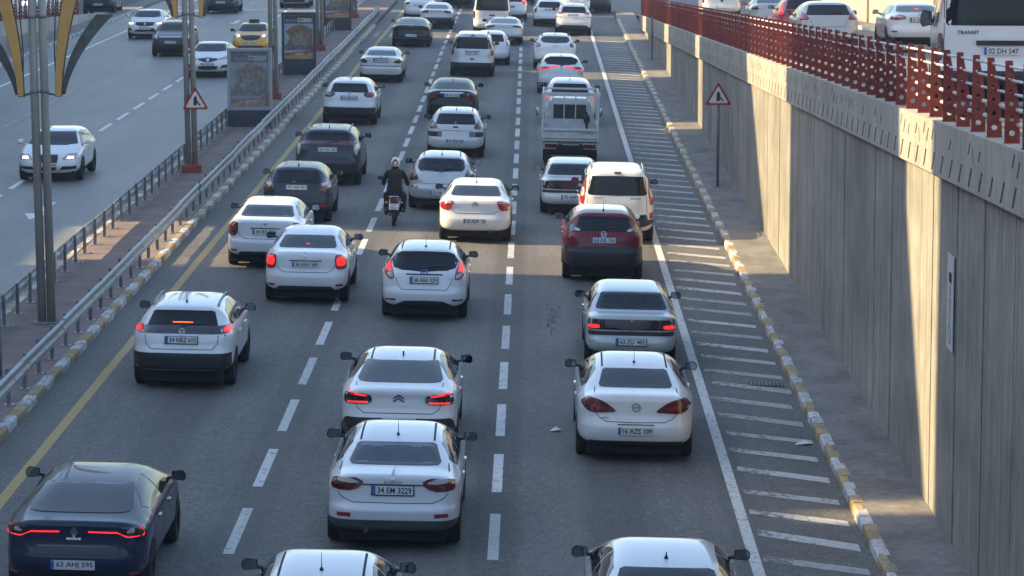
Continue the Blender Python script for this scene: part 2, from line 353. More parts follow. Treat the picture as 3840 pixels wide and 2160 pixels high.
# --- right retaining wall: panels, coping blocks with slanted recesses
wall = thing('retaining_wall', 'tall grey board-marked concrete retaining wall with grooved coping, carrying the red plate fence', 'wall', (5.68, 0, -.3))
y = 18.0
while y < 170:
    l = 1.3; y1 = min(y+l, 171)
    zt = lambda q: cz(q) - .76 + .3
    v = []
    for x in (rng.normal(0, .005), .34):
        for q in (y+.006, y1-.006): v += [(x, q, 0), (x, q, zt(q))]
    mk('wall_panel', v, [(0,1,3,2),(4,6,7,5),(0,4,5,1),(2,3,7,6),(0,2,6,4),(1,5,7,3)], M_wall, wall); y += l
mk('joint_filler', [(.03, 18, 0), (.03, 170.9, 0), (.03, 170.9, cz(170.9)-.46), (.03, 18, cz(18)-.46)], [(0, 1, 2, 3)], M_groove, wall)
U = .95
def coping_mesh(extra):
    bm = bmesh.new(); holes = [[(.60, .05), (.74, .05), (.47, .31), (.33, .31)]]
    if extra in (1, 2, 3): holes.append([(.69, .37+.05*extra), (.80, .37+.05*extra), (.61, .51+.06*extra), (.52, .51+.06*extra)])
    if extra == 2: holes.append([(.20, .38), (.29, .37), (.40, .57), (.31, .58)])
    if extra == 3: holes.append([(.29, .42), (.40, .42), (.21, .62), (.12, .62)])
    outer = [(0, 0), (U, 0), (U, .75), (0, .75)]
    v, f = holed_slab(outer, holes, t=.10)
    # slab axes: (a, depth, b) -> world (depth -> x, a -> y, b -> z), sheared along the ramp
    v = [(p[1], p[0], p[2] - DS*p[0]) for p in v]
    n = len(v); f = [q for q in f]
    b = MB().add(v, f)
    b.add([(.10, 0, 0), (.10, U, -DS*U), (.10, U, .75-DS*U), (.10, 0, .75), (.52, 0, 0), (.52, U, -DS*U), (.52, U, .75-DS*U), (.52, 0, .75)], [(0,1,2,3),(4,7,6,5),(3,2,6,7),(0,4,5,1),(0,3,7,4),(1,5,6,2)])
    return b.mesh('coping_block', M_cop)
cms = [coping_mesh(e) for e in range(4)]
pat = [0, 1, 0, 2, 3, 2, 1, 3, 0, 0, 1, 2]
i = 0; y = 18.4
while y < 170:
    ob('coping_block', cms[pat[i % len(pat)]], wall, (-.11, y, cz(y)-.75+.3)); y += U; i += 1
# banner stuck on the wall
ban = thing('wall_banner', 'narrow white printed banner fixed upright on the grey retaining wall', 'banner', (5.655, 42.75, 2.48))
MB().prism([(0, 0), (.62, .0), (.62, 1.30), (0, 1.30)], 'x', -.012, .0).build('panel', mat('banner_white', (.55, .56, .56), .6, noise=[(9, .1, O)]), ban)
MB().prism([(.16, .92), (.44, .92), (.44, 1.06), (.16, 1.06)], 'x', -.016, -.0125).build('print', M_dark, ban)
for r_, zc, c in ((.15, .22, (.18, .34, .33)), (.10, .62, (.22, .30, .24)), (.07, .44, (.3, .3, .3)), (.07, .80, (.3, .3, .3))):
    q = [(.30+r_*math.cos(t*.5236), zc+r_*math.sin(t*.5236)) for t in range(12)]; q2 = [(.30+r_*.62*math.cos(t*.5236), zc+r_*.62*math.sin(t*.5236)) for t in range(12)]
    v, f = holed_slab(q, [q2], t=.004); mk('print', [(-.0165+p[1]*.5, p[0], p[2]) for p in v], f, mat('banner_print%d' % int(zc*100), c, .6), ban)
# --- red plate fence on the coping
def ngon(cx, cz_, r, n=14): return [(cx+r*math.cos(2*math.pi*i/n), cz_+r*math.sin(2*math.pi*i/n)) for i in range(n)]
def fence_plate_mesh(s):
    outer = [(0, 0), (.185, 0), (.178, .30), (.15, .62), (.10, .86), (.088, .98), (0, .98)]
    holes = [ngon(.092, .11, .036), ngon(.088, .29, .030), ngon(.080, .46, .024), ngon(.070, .62, .019), ngon(.055, .77, .015)]
    v, f = holed_slab(outer, holes, t=.012); b = MB().add([(s*p[0], p[1], p[2]) for p in v], f)
    b.box((s*.09, .006, -.004), (.19, .10, .012)); return b.mesh('fence_plate', M_fence)
def fence(label, x, s, y0, y1):
    t = thing('plate_fence', label, 'fence', (x, 0, 0)); pmsh = fence_plate_mesh(s); y = y0
    while y < y1: ob('fence_plate', pmsh, t, (rng.normal(0, .004), y, cz(y)+.012), (0, rng.normal(0, .008), rng.normal(0, .02))); y += 1.45
    for z, xo, r in ((.92, .055, .018), (.755, .085, .018), (.585, .125, .019), (.40, .15, .028), (.22, .165, .028)):
        y = y0 - .7; k = 0
        while y < y1:
            MB().tube((s*xo, y, cz(y)+z), (s*xo, min(y+7.25, y1)-.01, cz(min(y+7.25, y1))+z), r, n=8).build('rail', M_rail, t, True); y += 7.25
    return t
fence('red steel plate fence with round holes and white rails on top of the tall wall', 5.64, 1, 34.0, 171)
fence('red plate fence with pale rails on the low wall beside the opposite carriageway', -24.2, -1, 60, 171)
# --- service roads and outer walls
deck = struct(sheet('service_road', [6.02, 13.6], [dz, dz], 10, 187, M_road3))
struct(sheet('service_pavement', [13.6, 15.1], [lambda q: dz(q)+.15]*2, 10, 187, M_side))
mk('kerb_face', [(13.6, 10, dz(10)), (13.6, 187, dz(187)), (13.6, 187, dz(187)+.15), (13.6, 10, dz(10)+.15)], [(0, 1, 2, 3)], M_kerb_w, deck)
bw = thing('boundary_wall', 'pale sunlit concrete boundary wall along the upper service road', 'wall', (15.0, 0, 0))
y = 12.0; M_bw = mat('pale_render', (.50, .44, .34), .9, noise=[(1.2, .12, (1, 2, .3)), (14, .06, O)])
while y < 186:
    y1 = min(y+6, 187); v = []
    for x in (0, .3):
        for q in (y+.015, y1-.015): v += [(x, q, dz(q)-.3), (x, q, dz(q)+4.2)]
    mk('wall_panel', v, [(0,1,3,2),(4,6,7,5),(0,4,5,1),(2,3,7,6),(0,2,6,4),(1,5,7,3)], M_bw, bw)
    if int(y/6) % 4 == 0: MB().box((-.06, y+.2, dz(y)+1.9), (.12, .6, 4.4)).build('pilaster', M_bw, bw)
    y += 6
deckl = struct(sheet('service_road_left', [-34, -24.4], [dz, dz], 40, 187, M_road3))
lw = thing('low_retaining_wall', 'low grey concrete wall under the red fence left of the opposite carriageway', 'wall', (-24.1, 0, -.3))
y = 50.0
while y < 187:
    y1 = min(y+3.2, 187.6); v = []
    for x in (-.36, rng.normal(0, .006)):
        for q in (y+.012, y1-.012): v += [(x, q, 0), (x, q, cz(q)+.3)]
    mk('wall_panel', v, [(0,1,3,2),(4,6,7,5),(0,4,5,1),(2,3,7,6),(0,2,6,4),(1,5,7,3)], M_cop, lw)
    MB().box((.03, (y+y1)/2, (cz(y)-.6)/2), (.06, y1-y-.03, max(.05, cz(y)-.6+.3))).build('plinth', M_wall, lw); y += 3.2
# --- guard rails on the median
def guard(label, xp, s, y0, n, post_h):
    """s=+1: beam on the right of the posts"""
    t = thing('guard_rail', label, 'guard rail', (xp, y0, .13))
    pmm = MB().box((0, 0, post_h/2), (.06, .10, post_h)); pmm = pmm.mesh('post', M_post)
    bmm = MB().box((.05, 0, .008), (.26, .18, .016)).box((.12, .05, .02), (.03, .03, .03)).box((.12, -.05, .02), (.03, .03, .03)).mesh('base_plate', M_galv)
    for i in range(n):
        p = ob('post', pmm, t, (rng.normal(0, .008), i*1.6, 0), (rng.normal(0, .015), rng.normal(0, .015), 0)); ob('base_plate', bmm, p)
    prof = [(0, 0), (.045, .03), (.045, .10), (.0, .14), (0, .17), (.045, .21), (.045, .28), (0, .31)]
    pr = prof + [(x-.006, z) for x, z in prof[::-1]]
    pr = [(s*(x+.035), z+post_h-.33) for x, z in pr]; k = 0
    l = 4.8; bme = MB().prism(pr, 'y', 0, l-.012).mesh('beam', M_galv)
    blt = MB().tube((s*.082, 0, post_h-.175), (s*.094, 0, post_h-.175), .018, n=6).mesh('bolt', M_post)
    m_ = int(n*1.6/l)
    for i in range(m_):
        b = ob('beam', bme, t, (rng.normal(0, .006), i*l-.6, rng.normal(0, .006)), (rng.normal(0, .0015), 0, rng.normal(0, .0015)))
        for q in (.6, 2.2, 3.8): ob('bolt', blt, b, (0, q, 0))
    return t
guard('galvanised guard rail along the main carriageway, above the white and yellow kerb', -8.66, 1, 39.25, 88, .62)
guard('galvanised guard rail backed by upright posts facing the opposite carriageway', -10.2, -1, 44.9, 84, .62)
# --- twin-pole street lamps with amber wings
def blade(c0, grow, out, w0, w1, z0, z1, s, n=10):
    L_ = []; R_ = []
    for i in range(n+1):
        t = i/n; z = z0 + (z1-z0)*t; c = c0 + grow*t + out*t*t; w = w0 + (w1-w0)*t
        L_.append((s*(c-w/2), z)); R_.append((s*(c+w/2), z))
    return L_ + R_[::-1]
def lamp(x, y, label, red_base, lean=0.):
    t = thing('street_lamp', label, 'street lamp', (x, y, .13), (0, lean, 0), 'twin-pole street lamps along the median')
    for s in (-1, 1):
        MB().tube((s*.092, 0, 0), (s*.105, 0, 10.5), .084, .072, 14).build('pole', M_pole, t, True)
        for z in (4.46, 5.9): MB().tube((s*.095, 0, z), (s*.095, 0, z+.05), .093, n=14).build('collar', M_post, t, True)
        a = MB().prism(blade(.36, .14, .86, .09, .40, 4.40, 8.2, s), 'y', -.05, .05).build('wing', M_wing, t)
        e = blade(.36, .14, .86, .13, .47, 4.38, 8.25, s); MB().prism(e, 'y', .052, .075).build('wing_frame', M_meshp, a)
        MB().prism(blade(.45, .22, .62, .06, .34, 4.42, 5.95, s), 'y', .08, .12).build('mesh_panel', M_meshp, t)
        MB().path([(s*.33, .06, 4.4), (s*.30, .06, 5.2), (s*.36, .06, 6.4), (s*.5, .06, 8)], [.014]*4, 6).build('strut', M_meshp, t)
        MB().tube((s*.10, 0, 4.46), (s*.40, 0, 4.40), .022, n=6).build('bracket', M_post, t)
    if red_base: MB().prism([(-.27, -.22), (.27, -.22), (.27, .22), (-.27, .22)], 'z', -.02, .22).build('base', M_redbase, t, loc=(0, -.1, 0))
    else: MB().tube((0, 0, -.01), (0, 0, .02), .32, n=16).build('base', M_side, t)
LEAN = -.012
lamp(-9.46, 61.4, 'twin-pole lamp with amber wings standing beside the gravelly median patch, no red base', False, LEAN)
lamp(-9.76, 90.8, 'twin-pole lamp with amber wings and red base, carrying the triangular warning sign', True, LEAN)
lamp(-9.62, 118.0, 'twin-pole lamp with red base standing just behind the faded advertising panel', True, LEAN*.5)
lamp(-9.86, 147.0, 'twin-pole lamp with red base standing between the middle and farthest advertising panels', True, 0)
lamp(-9.9, 176.0, 'twin-pole lamp standing past the farthest advertising panel on the median', True, 0)
# plain post at the near end of the median
sp = thing('sign_post', 'plain round grey steel post on the median beside the near guard rail', 'post', (-9.30, 54.9, .13))
MB().tube((0, 0, 0), (0, 0, 2.35), .045, n=12).build('pole', M_galv, sp, True)
MB().tube((0, 0, 0), (0, 0, .02), .12, n=12).build('base_plate', M_post, sp)
# --- triangular warning signs
def tri(r, rr=.06, z0=0):
    pts = []
    for k in range(3):
        a = math.pi/2 + k*2*math.pi/3; cx, cz_ = (r-2*rr)*math.cos(a), (r-2*rr)*math.sin(a)
        for d in (-.9, -.45, 0, .45, .9): pts.append((cx+rr*math.cos(a+d), cz_+rr*math.sin(a+d)+z0))
    return pts
def warn_face(t, z, yf):
    a = MB().prism(tri(.44, .035, z), 'y', yf, yf+.012).build('sign_plate', M_sign_red, t)
    MB().prism(tri(.325, .03, z), 'y', yf-.003, yf-.0005).build('white_field', M_sign_white, a)
    MB().prism([(-.06, z-.12), (-.045, z-.085), (-.02, z-.12), (.0, z-.085), (.045, z-.12), (.045, z+.08), (.06, z+.08), (0, z+.18), (-.06, z+.08), (-.045, z+.08)], 'y', yf-.006, yf-.0035).build('arrow', M_black, a)
    MB().prism([(.045, z-.02), (.12, z-.12), (.155, z-.10), (.048, z+.04)], 'y', yf-.006, yf-.0035).build('arrow', M_black, a)
ws = thing('warning_sign', 'red-bordered triangular merge sign fixed to the twin lamp poles on the median', 'road sign', (-9.62, 90.62, .13), (0, 0, 0))
warn_face(ws, 2.02, -.02); MB().box((0, .03, 2.0), (.30, .03, .05)).build('bracket', M_post, ws)
ws2 = thing('warning_sign', 'red-bordered triangular merge sign on its own pole in front of the retaining wall', 'road sign', (5.14, 89.4, gz(4.7)+.145))
warn_face(ws2, 2.52, -.055); MB().tube((0, 0, 0), (0, 0, 2.75), .042, n=10).build('pole', M_post, ws2, True); MB().tube((0, 0, 0), (0, 0, .02), .1, n=10).build('base_plate', M_post, ws2)
sp2 = thing('sign_post', 'thin dark steel post on the pavement before the low end of the wall', 'post', (5.30, 144.5, gz(4.7)+.145))
MB().tube((0, 0, 0), (0, 0, 2.0), .04, n=8).build('pole', M_post, sp2); MB().tube((0, 0, 0), (0, 0, .02), .1, n=8).build('base_plate', M_post, sp2)
# --- advertising panels
def advert(x, y, w, h, label, fade, framec):
    t = thing('advertising_panel', label, 'billboard', (x, y, .13))
    def c(r, g, b):
        k = fade; return (r*(1-k)+.26*k, g*(1-k)+.26*k, b*(1-k)+.27*k)
    tag = '%d' % y
    fm = mat('advert_frame'+tag, framec, .5, metal=.3)
    for s in (-1, 1): MB().box((s*(w/2-.05), 0, h/2+.22), (.10, .20, h-.44)).build('frame', fm, t)
    for z in (.60, h-.05): MB().box((0, 0, z), (w-.204, .20, .10)).build('frame', fm, t)
    MB().box((0, 0, .27), (w, .24, .55)).build('base', mat('advert_base', (.045, .05, .055), .6, noise=[(9, .2, O)]), t)
    pw, z0, z1 = w/2-.10, .65, h-.10
    po = MB().box((0, 0, (z0+z1)/2), (2*pw, .06, z1-z0)).build('poster', mat('advert_sky'+tag, c(.34, .42, .50), .25, noise=[(3, .1, O)]), t)
    def pr(nm, pts, col, k):
        MB().prism([(a*pw, z0+b*(z1-z0)) for a, b in pts], 'y', -.031-.002*k, -.0305-.002*(k-1)).build(nm, mat('advert_%s%s%d' % (nm, tag, k), c(*col), .3, noise=[(7, .35, O), (20, .25, O)]), po)
    pr('print', [(-.97, .80), (.97, .80), (.97, .985), (-.97, .985)], (.055, .06, .06), 1)
    pr('print', [(-.92, .30), (.92, .30), (.90, .60), (.95, .66), (.55, .74), (0, .79), (-.5, .72), (-.9, .62), (-.72, .56), (-.62, .46)], (.20, .125, .065), 2)
    pr('print', [(-.5, .30), (.5, .30), (.42, .52), (.15, .60), (-.2, .60), (-.45, .50)], (.24, .18, .13), 3)
    pr('print', [(-.97, .20), (.97, .20), (.97, .315), (-.97, .315)], (.10, .12, .13), 4)
    pr('print', [(-.97, .0), (.97, .03), (.97, .15), (-.97, .07)], (.40, .24, .07), 5)
    pr('print', [(-.97, .07), (.97, .15), (.97, .20), (-.97, .13)], (.36, .06, .04), 6)
    lm = mat('advert_letter'+tag, c(.75, .76, .76), .5)
    o = ob('lettering', text_mesh('ÖZBEK', w*.44, (z1-z0)*.105, lm), po, (pw*.42, -.036, z0+.885*(z1-z0)))
    o = ob('lettering', text_mesh('Mürvet', w*.30, (z1-z0)*.055, mat('advert_small'+tag, c(.33, .34, .35), .5)), po, (-pw*.5, -.036, z0+.87*(z1-z0)))
    o = ob('lettering', text_mesh('sofranız', w*.5, (z1-z0)*.035, lm), po, (0, -.048, z0+.115*(z1-z0))); o.rotation_euler = (0, R(-4), 0)
advert(-9.44, 106.0, 1.47, 2.60, 'washed-out advertising panel in a silver frame with a dark plinth on the median', .55, (.36, .37, .38))
advert(-9.62, 130.8, 1.40, 2.55, 'sharper advertising panel in a dark frame, standing between two red lamp bases', .12, (.055, .06, .062))
advert(-10.05, 163.5, 1.42, 2.50, 'farthest advertising panel on the median, its top cut by the frame', .15, (.06, .065, .066))
# litter and stones
for i, (x, y, s) in enumerate(((-9.2, 133.8, .5), (0.35, 51.5, .10), (4.35, 50.8, .16))):
    t = mk('litter_scrap', [(-s, -.1, .006), (s*.3, -.12, .03), (s, .05, .006), (.1*s, .12, .05), (-.6*s, .1, .012)], [(0, 1, 3), (1, 2, 3), (0, 3, 4)], mat('litter_white', (.6, .6, .58), .8)); t.location = (x, y, .13 if x < -8.4 else gz(x)+.003)
    t['label'] = ['torn pale sheet lying on the median beside the guard rail', 'small white paper scrap lying in the right-hand lane', 'white plastic scrap at the foot of the right kerb'][i]; t['category'] = 'litter'; t['group'] = 'litter on the road'
# --- unseen apartment blocks added on the left, shaped to cast shade over the roads
def block(y0, y1, h, col, label, slope=None, podium=None):
    """unseen shade-casting block; slope = [(dy, z), ...] roof end at its near side, shaped to slant the shadow edge; podium = (length, height) box added on its near side to block light in the gap"""
    t = thing('unseen_block', label, 'building', (-46, y0, -.4), group='unseen apartment blocks added left of the road for their shade'); n = y1-y0
    m = mat('render_%d' % int(y0*10), col, .9, noise=[(1, .1, O)])
    if slope:
        MB().prism([(0, 0), (n, 0), (n, slope[0][1]), (0, slope[0][1])], 'x', -6, 6).build('wall', m, t)
        MB().prism([(0, slope[0][1]+.01)]+[(a, z) for a, z in slope[1:]]+[(n, h), (n, slope[0][1]+.01)], 'x', -6, 6).build('roof', mat('roof_tile', (.25, .09, .06), .8), t)  # roof outline shaped so the edge of its shadow slants
    else:
        MB().box((0, n/2, h/2), (12, n, h)).build('wall', m, t); MB().box((0, n/2, h+.15), (12.3, n-.02, .3)).build('roof', M_side, t)
    if podium: MB().box((0, -podium[0]/2, podium[1]/2), (11.6, podium[0]-.02, podium[1])).build('gap_blocker', m, t)  # box added to stop light through the gap below its top
    wm = MB().box((0, 0, 0), (.12, 1.5, 1.5)).mesh('window', M_glass2); z = 2.2; top = slope[0][1] if slope else h
    while z < top-1.5:
        k = int(n//4)
        for i in range(k): ob('window', wm, t, (6.02, (i+.5)*n/k, z))
        z += 3.1
block(-25, 45.5, 39, (.45, .42, .36), 'unseen long cream apartment block added left of the near median for its shade')
block(46.35, 71.6, 39, (.42, .36, .31), 'unseen tan apartment block added left of the road, stepped roof end shaped for its shade', [(0, 26.4), (3.0, 30.5), (4.2, 39)], (.85, 25.6))
block(79.3, 109.0, 39, (.46, .40, .34), 'unseen apartment block added left of the road, sloping tiled roof shaped for its shade', [(0, 26.6), (5.2, 30), (9, 37)], (7.7, 17.0))
block(111.9, 134.2, 33.2, (.40, .40, .38), 'unseen grey apartment block added behind the low left wall for its shade', None, (2.9, 26.0))
block(138.6, 161.0, 33.2, (.47, .43, .34), 'unseen sand-coloured apartment block added behind the low left wall for its shade', None, (4.4, 23.2))
block(166.2, 185.4, 33.2, (.44, .37, .33), 'unseen pinkish apartment block added left of the far junction for its shade', None, (5.2, 19.0))
block(188.2, 262, 35, (.40, .38, .34), 'unseen long grey apartment block added beyond the far junction for its shade')

def rear_block(x0, x1, y, h, col, label):  # unseen blocks added behind the camera for the car rears to reflect
    t = thing('unseen_block', label, 'building', ((x0+x1)/2, y, -.4), group='unseen apartment blocks added behind the camera for reflections'); n = x1-x0
    MB().box((0, -6, h/2), (n, 12, h)).build('wall', mat('render_b%d' % int(x0), col, .9, noise=[(1, .1, O)]), t); MB().box((0, -6, h+.15), (n+.02, 12.2, .3)).build('roof', M_side, t)
    wm = MB().box((0, 0, 0), (1.5, .12, 1.5)).mesh('window', M_glass2); z = 2.2
    while z < h-1.5:
        k = int(n//4)
        for i in range(k): ob('window', wm, t, (-n/2+(i+.5)*n/k, .02, z))
        z += 3.1
rear_block(-62, -31, -48, 27, (.17, .175, .19), 'unseen dark grey apartment block added behind the camera for reflections')
rear_block(-29, 4, -55, 22, (.20, .205, .215), 'unseen pale grey apartment block added behind the camera for reflections')
rear_block(6, 44, -50, 25, (.18, .18, .185), 'unseen slate grey apartment block added behind the camera for reflections')
fb = thing('footbridge', 'unseen concrete footbridge added at the viewpoint for paint reflections', 'bridge', (0, -4, 0))  # added out of view to darken reflections in the car rears
MB().box((-8, 0, 7.1), (70, 5, .7)).build('deck', M_cop, fb)
for yy in (-2.6, 2.6): MB().box((-8, yy, 7.75), (70, .18, 1.3)).build('parapet', M_cop, fb)
for xx in (-36, -9.5, 16): MB().box((xx, 0, 3.2), (.9, 3, 7.1)).build('pier', M_wall, fb)
# ================================================================== CAR BUILDER
TYPES = {
 'sedan': dict(L=4.5, H=1.48, k=.70, zb=.93, n=.31, zs=.60,
   prof=[(.45,.27),(.14,.30),(.05,.32),(.03,.36),(.015,.44),(.0,.57),(.004,.615),(.03,.64),(.06,.66),(.075,.80),(.085,.98),(.085,1.03),(.095,1.055),(.13,1.062),(.24,1.068),(.52,1.085),(.62,1.10),(1.32,1.35),(1.75,1.44),(2.3,1.48),(2.78,1.43),(3.45,1.06),(3.62,1.0),(4.25,.82),(4.42,.70),(4.5,.50),(4.46,.32),(4.3,.22),(3.6,.2),(.9,.2)],
   gt=1.345, gb=1.105, side=[[(.98,1.10),(1.45,1.31),(2.05,1.375),(2.05,1.01),(1.10,1.02)],[(2.13,1.375),(2.55,1.36),(3.22,1.02),(3.2,.99),(2.13,1.0)]], wt=1.39, wb=1.05, ym=3.0),
 'fast': dict(L=4.6, H=1.47, k=.68, zb=.95, n=.31, zs=.60,
   prof=[(.45,.27),(.14,.30),(.05,.32),(.03,.36),(.015,.44),(.0,.57),(.004,.62),(.035,.645),(.06,.67),(.065,.80),(.105,.92),(.06,.99),(.055,1.02),(.07,1.04),(.12,1.045),(.22,1.05),(.42,1.08),(1.45,1.37),(1.9,1.445),(2.4,1.47),(2.85,1.42),(3.55,1.05),(3.7,1.0),(4.35,.82),(4.52,.70),(4.6,.50),(4.56,.32),(4.4,.22),(3.6,.2),(.9,.2)],
   gt=1.37, gb=1.10, side=[[(.95,1.10),(1.5,1.31),(2.1,1.375),(2.1,1.01),(1.10,1.03)],[(2.18,1.375),(2.6,1.35),(3.3,1.02),(3.28,.99),(2.18,1.0)]], wt=1.38, wb=1.05, ym=3.1),
 'box': dict(L=4.25, H=1.40, k=.74, zb=.90, n=.27, zs=.58,
   prof=[(.40,.26),(.10,.28),(.0,.36),(.0,.52),(.05,.56),(.07,.60),(.09,.92),(.10,.96),(.14,.975),(.50,.995),(.56,1.01),(1.02,1.31),(1.1,1.345),(1.6,1.39),(2.3,1.40),(2.55,1.37),(3.2,.98),(3.3,.95),(4.08,.80),(4.15,.75),(4.2,.6),(4.25,.45),(4.2,.3),(4.0,.24),(3.3,.22),(.9,.22)],
   gt=1.315, gb=1.02, side=[[(.80,1.01),(1.12,1.27),(1.85,1.32),(1.85,.95),(.85,.97)],[(1.92,1.32),(2.4,1.31),(3.0,.97),(2.98,.94),(1.92,.95)]], wt=1.33, wb=.98, ym=2.75),
 'hatch': dict(L=4.0, H=1.49, k=.70, zb=.93, n=.33, zs=.60,
   prof=[(.40,.27),(.12,.30),(.04,.32),(.02,.36),(.01,.44),(0,.57),(.006,.615),(.04,.64),(.07,.665),(.09,.82),(.14,.97),(.19,1.03),(.60,1.34),(.62,1.40),(.72,1.435),(1.2,1.48),(1.8,1.49),(2.3,1.45),(3.05,1.05),(3.2,1.0),(3.75,.83),(3.92,.70),(4.0,.5),(3.96,.32),(3.8,.22),(3.1,.2),(.9,.2)],
   gt=1.355, gb=1.025, side=[[(.72,1.12),(1.0,1.32),(1.62,1.385),(1.62,1.0),(.80,1.04)],[(1.70,1.385),(2.15,1.37),(2.85,1.02),(2.83,.98),(1.70,.99)]], wt=1.40, wb=1.05, ym=2.6),
 'suv': dict(L=4.3, H=1.60, k=.71, zb=1.02, n=.31, zs=.68,
   prof=[(.40,.30),(.10,.33),(.04,.35),(.02,.40),(.01,.48),(0,.64),(.006,.70),(.04,.73),(.065,.75),(.085,.94),(.12,1.06),(.18,1.12),(.58,1.44),(.54,1.49),(.62,1.535),(1.1,1.585),(1.9,1.6),(2.5,1.555),(3.2,1.15),(3.4,1.09),(4.05,.94),(4.22,.80),(4.3,.58),(4.26,.38),(4.1,.28),(3.4,.25),(.9,.25)],
   gt=1.455, gb=1.125, side=[[(.70,1.20),(1.0,1.42),(1.75,1.49),(1.75,1.09),(.78,1.13)],[(1.83,1.49),(2.35,1.475),(3.05,1.11),(3.03,1.07),(1.83,1.08)]], wt=1.50, wb=1.14, ym=2.8),
 'mpv': dict(L=4.2, H=1.82, k=.80, zb=1.10, n=.30, zs=.72,
   prof=[(.4,.27),(.08,.29),(.0,.42),(.0,.60),(.05,.66),(.07,.9),(.10,1.1),(.22,1.62),(.20,1.68),(.28,1.76),(.9,1.81),(2.0,1.82),(2.6,1.75),(3.3,1.22),(3.45,1.15),(3.98,.98),(4.13,.82),(4.2,.55),(4.16,.36),(4.0,.26),(3.3,.23),(.9,.23)],
   gt=1.60, gb=1.12, side=[[(.45,1.15),(.55,1.60),(1.75,1.68),(1.75,1.10),(.48,1.11)],[(1.83,1.68),(2.4,1.66),(3.1,1.18),(3.08,1.12),(1.83,1.12)]], wt=1.68, wb=1.22, ym=2.9),
 'van': dict(L=5.0, H=2.25, k=.84, zb=1.25, n=.24, zs=.85,
   prof=[(.4,.33),(.10,.35),(.0,.42),(.0,.62),(.05,.66),(.06,1.2),(.12,2.05),(.16,2.17),(.30,2.23),(1.2,2.25),(3.3,2.22),(3.55,2.15),(4.2,1.30),(4.35,1.22),(4.8,1.02),(4.93,.85),(5.0,.55),(4.96,.38),(4.8,.3),(4.0,.28),(.9,.28)],
   gt=1.96, gb=1.30, side=[[(.45,1.32),(.5,1.95),(1.7,1.98),(1.7,1.30)],[(3.1,1.95),(3.5,1.92),(3.95,1.35),(3.9,1.28),(3.1,1.28)]], wt=2.02, wb=1.32, ym=3.8),
}
def squeeze(t, z0, c):
    T = TYPES[t]; q = lambda z: z if z <= z0 else z0+(z-z0)*c
    for k in ('prof',): T[k] = [(y, q(z)) for y, z in T[k]]
    T['side'] = [[(y, q(z)) for y, z in p] for p in T['side']]
    for k in ('gt', 'gb', 'wt', 'wb'): T[k] = q(T[k])
    T['Hs'] = q(T['H'])/T['H']; T['H'] = q(T['H'])
for t, z0, c in (('sedan', 1.07, .74), ('fast', 1.05, .66), ('box', 1.0, .86), ('hatch', 1.0, .88), ('suv', 1.1, .86), ('mpv', 1.1, .98), ('van', 1.3, 1.0)): squeeze(t, z0, c)
LIFT = dict(sedan=.03, fast=.03, hatch=.075, suv=.085, box=0., mpv=0., van=0.)
def chaikin(p, it=3):
    p = np.array(p, float)
    for _ in range(it):
        q = np.roll(p, -1, 0); p = np.stack([.75*p+.25*q, .25*p+.75*q], 1).reshape(-1, 2)
    return p
def resample(p, n):
    d = np.r_[p, p[:1]]; s = np.r_[0, np.cumsum(np.hypot(*np.diff(d, axis=0).T))]
    t = np.linspace(0, s[-1], n, endpoint=False); return np.stack([np.interp(t, s, d[:, 0]), np.interp(t, s, d[:, 1])], 1)
def superarc(n, m):
    th = np.linspace(0, math.pi/2, 4000); c = np.cos(th).clip(0)**n; s = np.sin(th).clip(0)**n
    a = np.r_[0, np.cumsum(np.hypot(np.diff(c), np.diff(s)))]; t = np.linspace(0, a[-1], m); i = np.searchsorted(a, t).clip(0, 3999); c = c[i]; s = s[i]; c[0] = 1; s[0] = 0; c[-1] = 0; s[-1] = 1
    return c, s
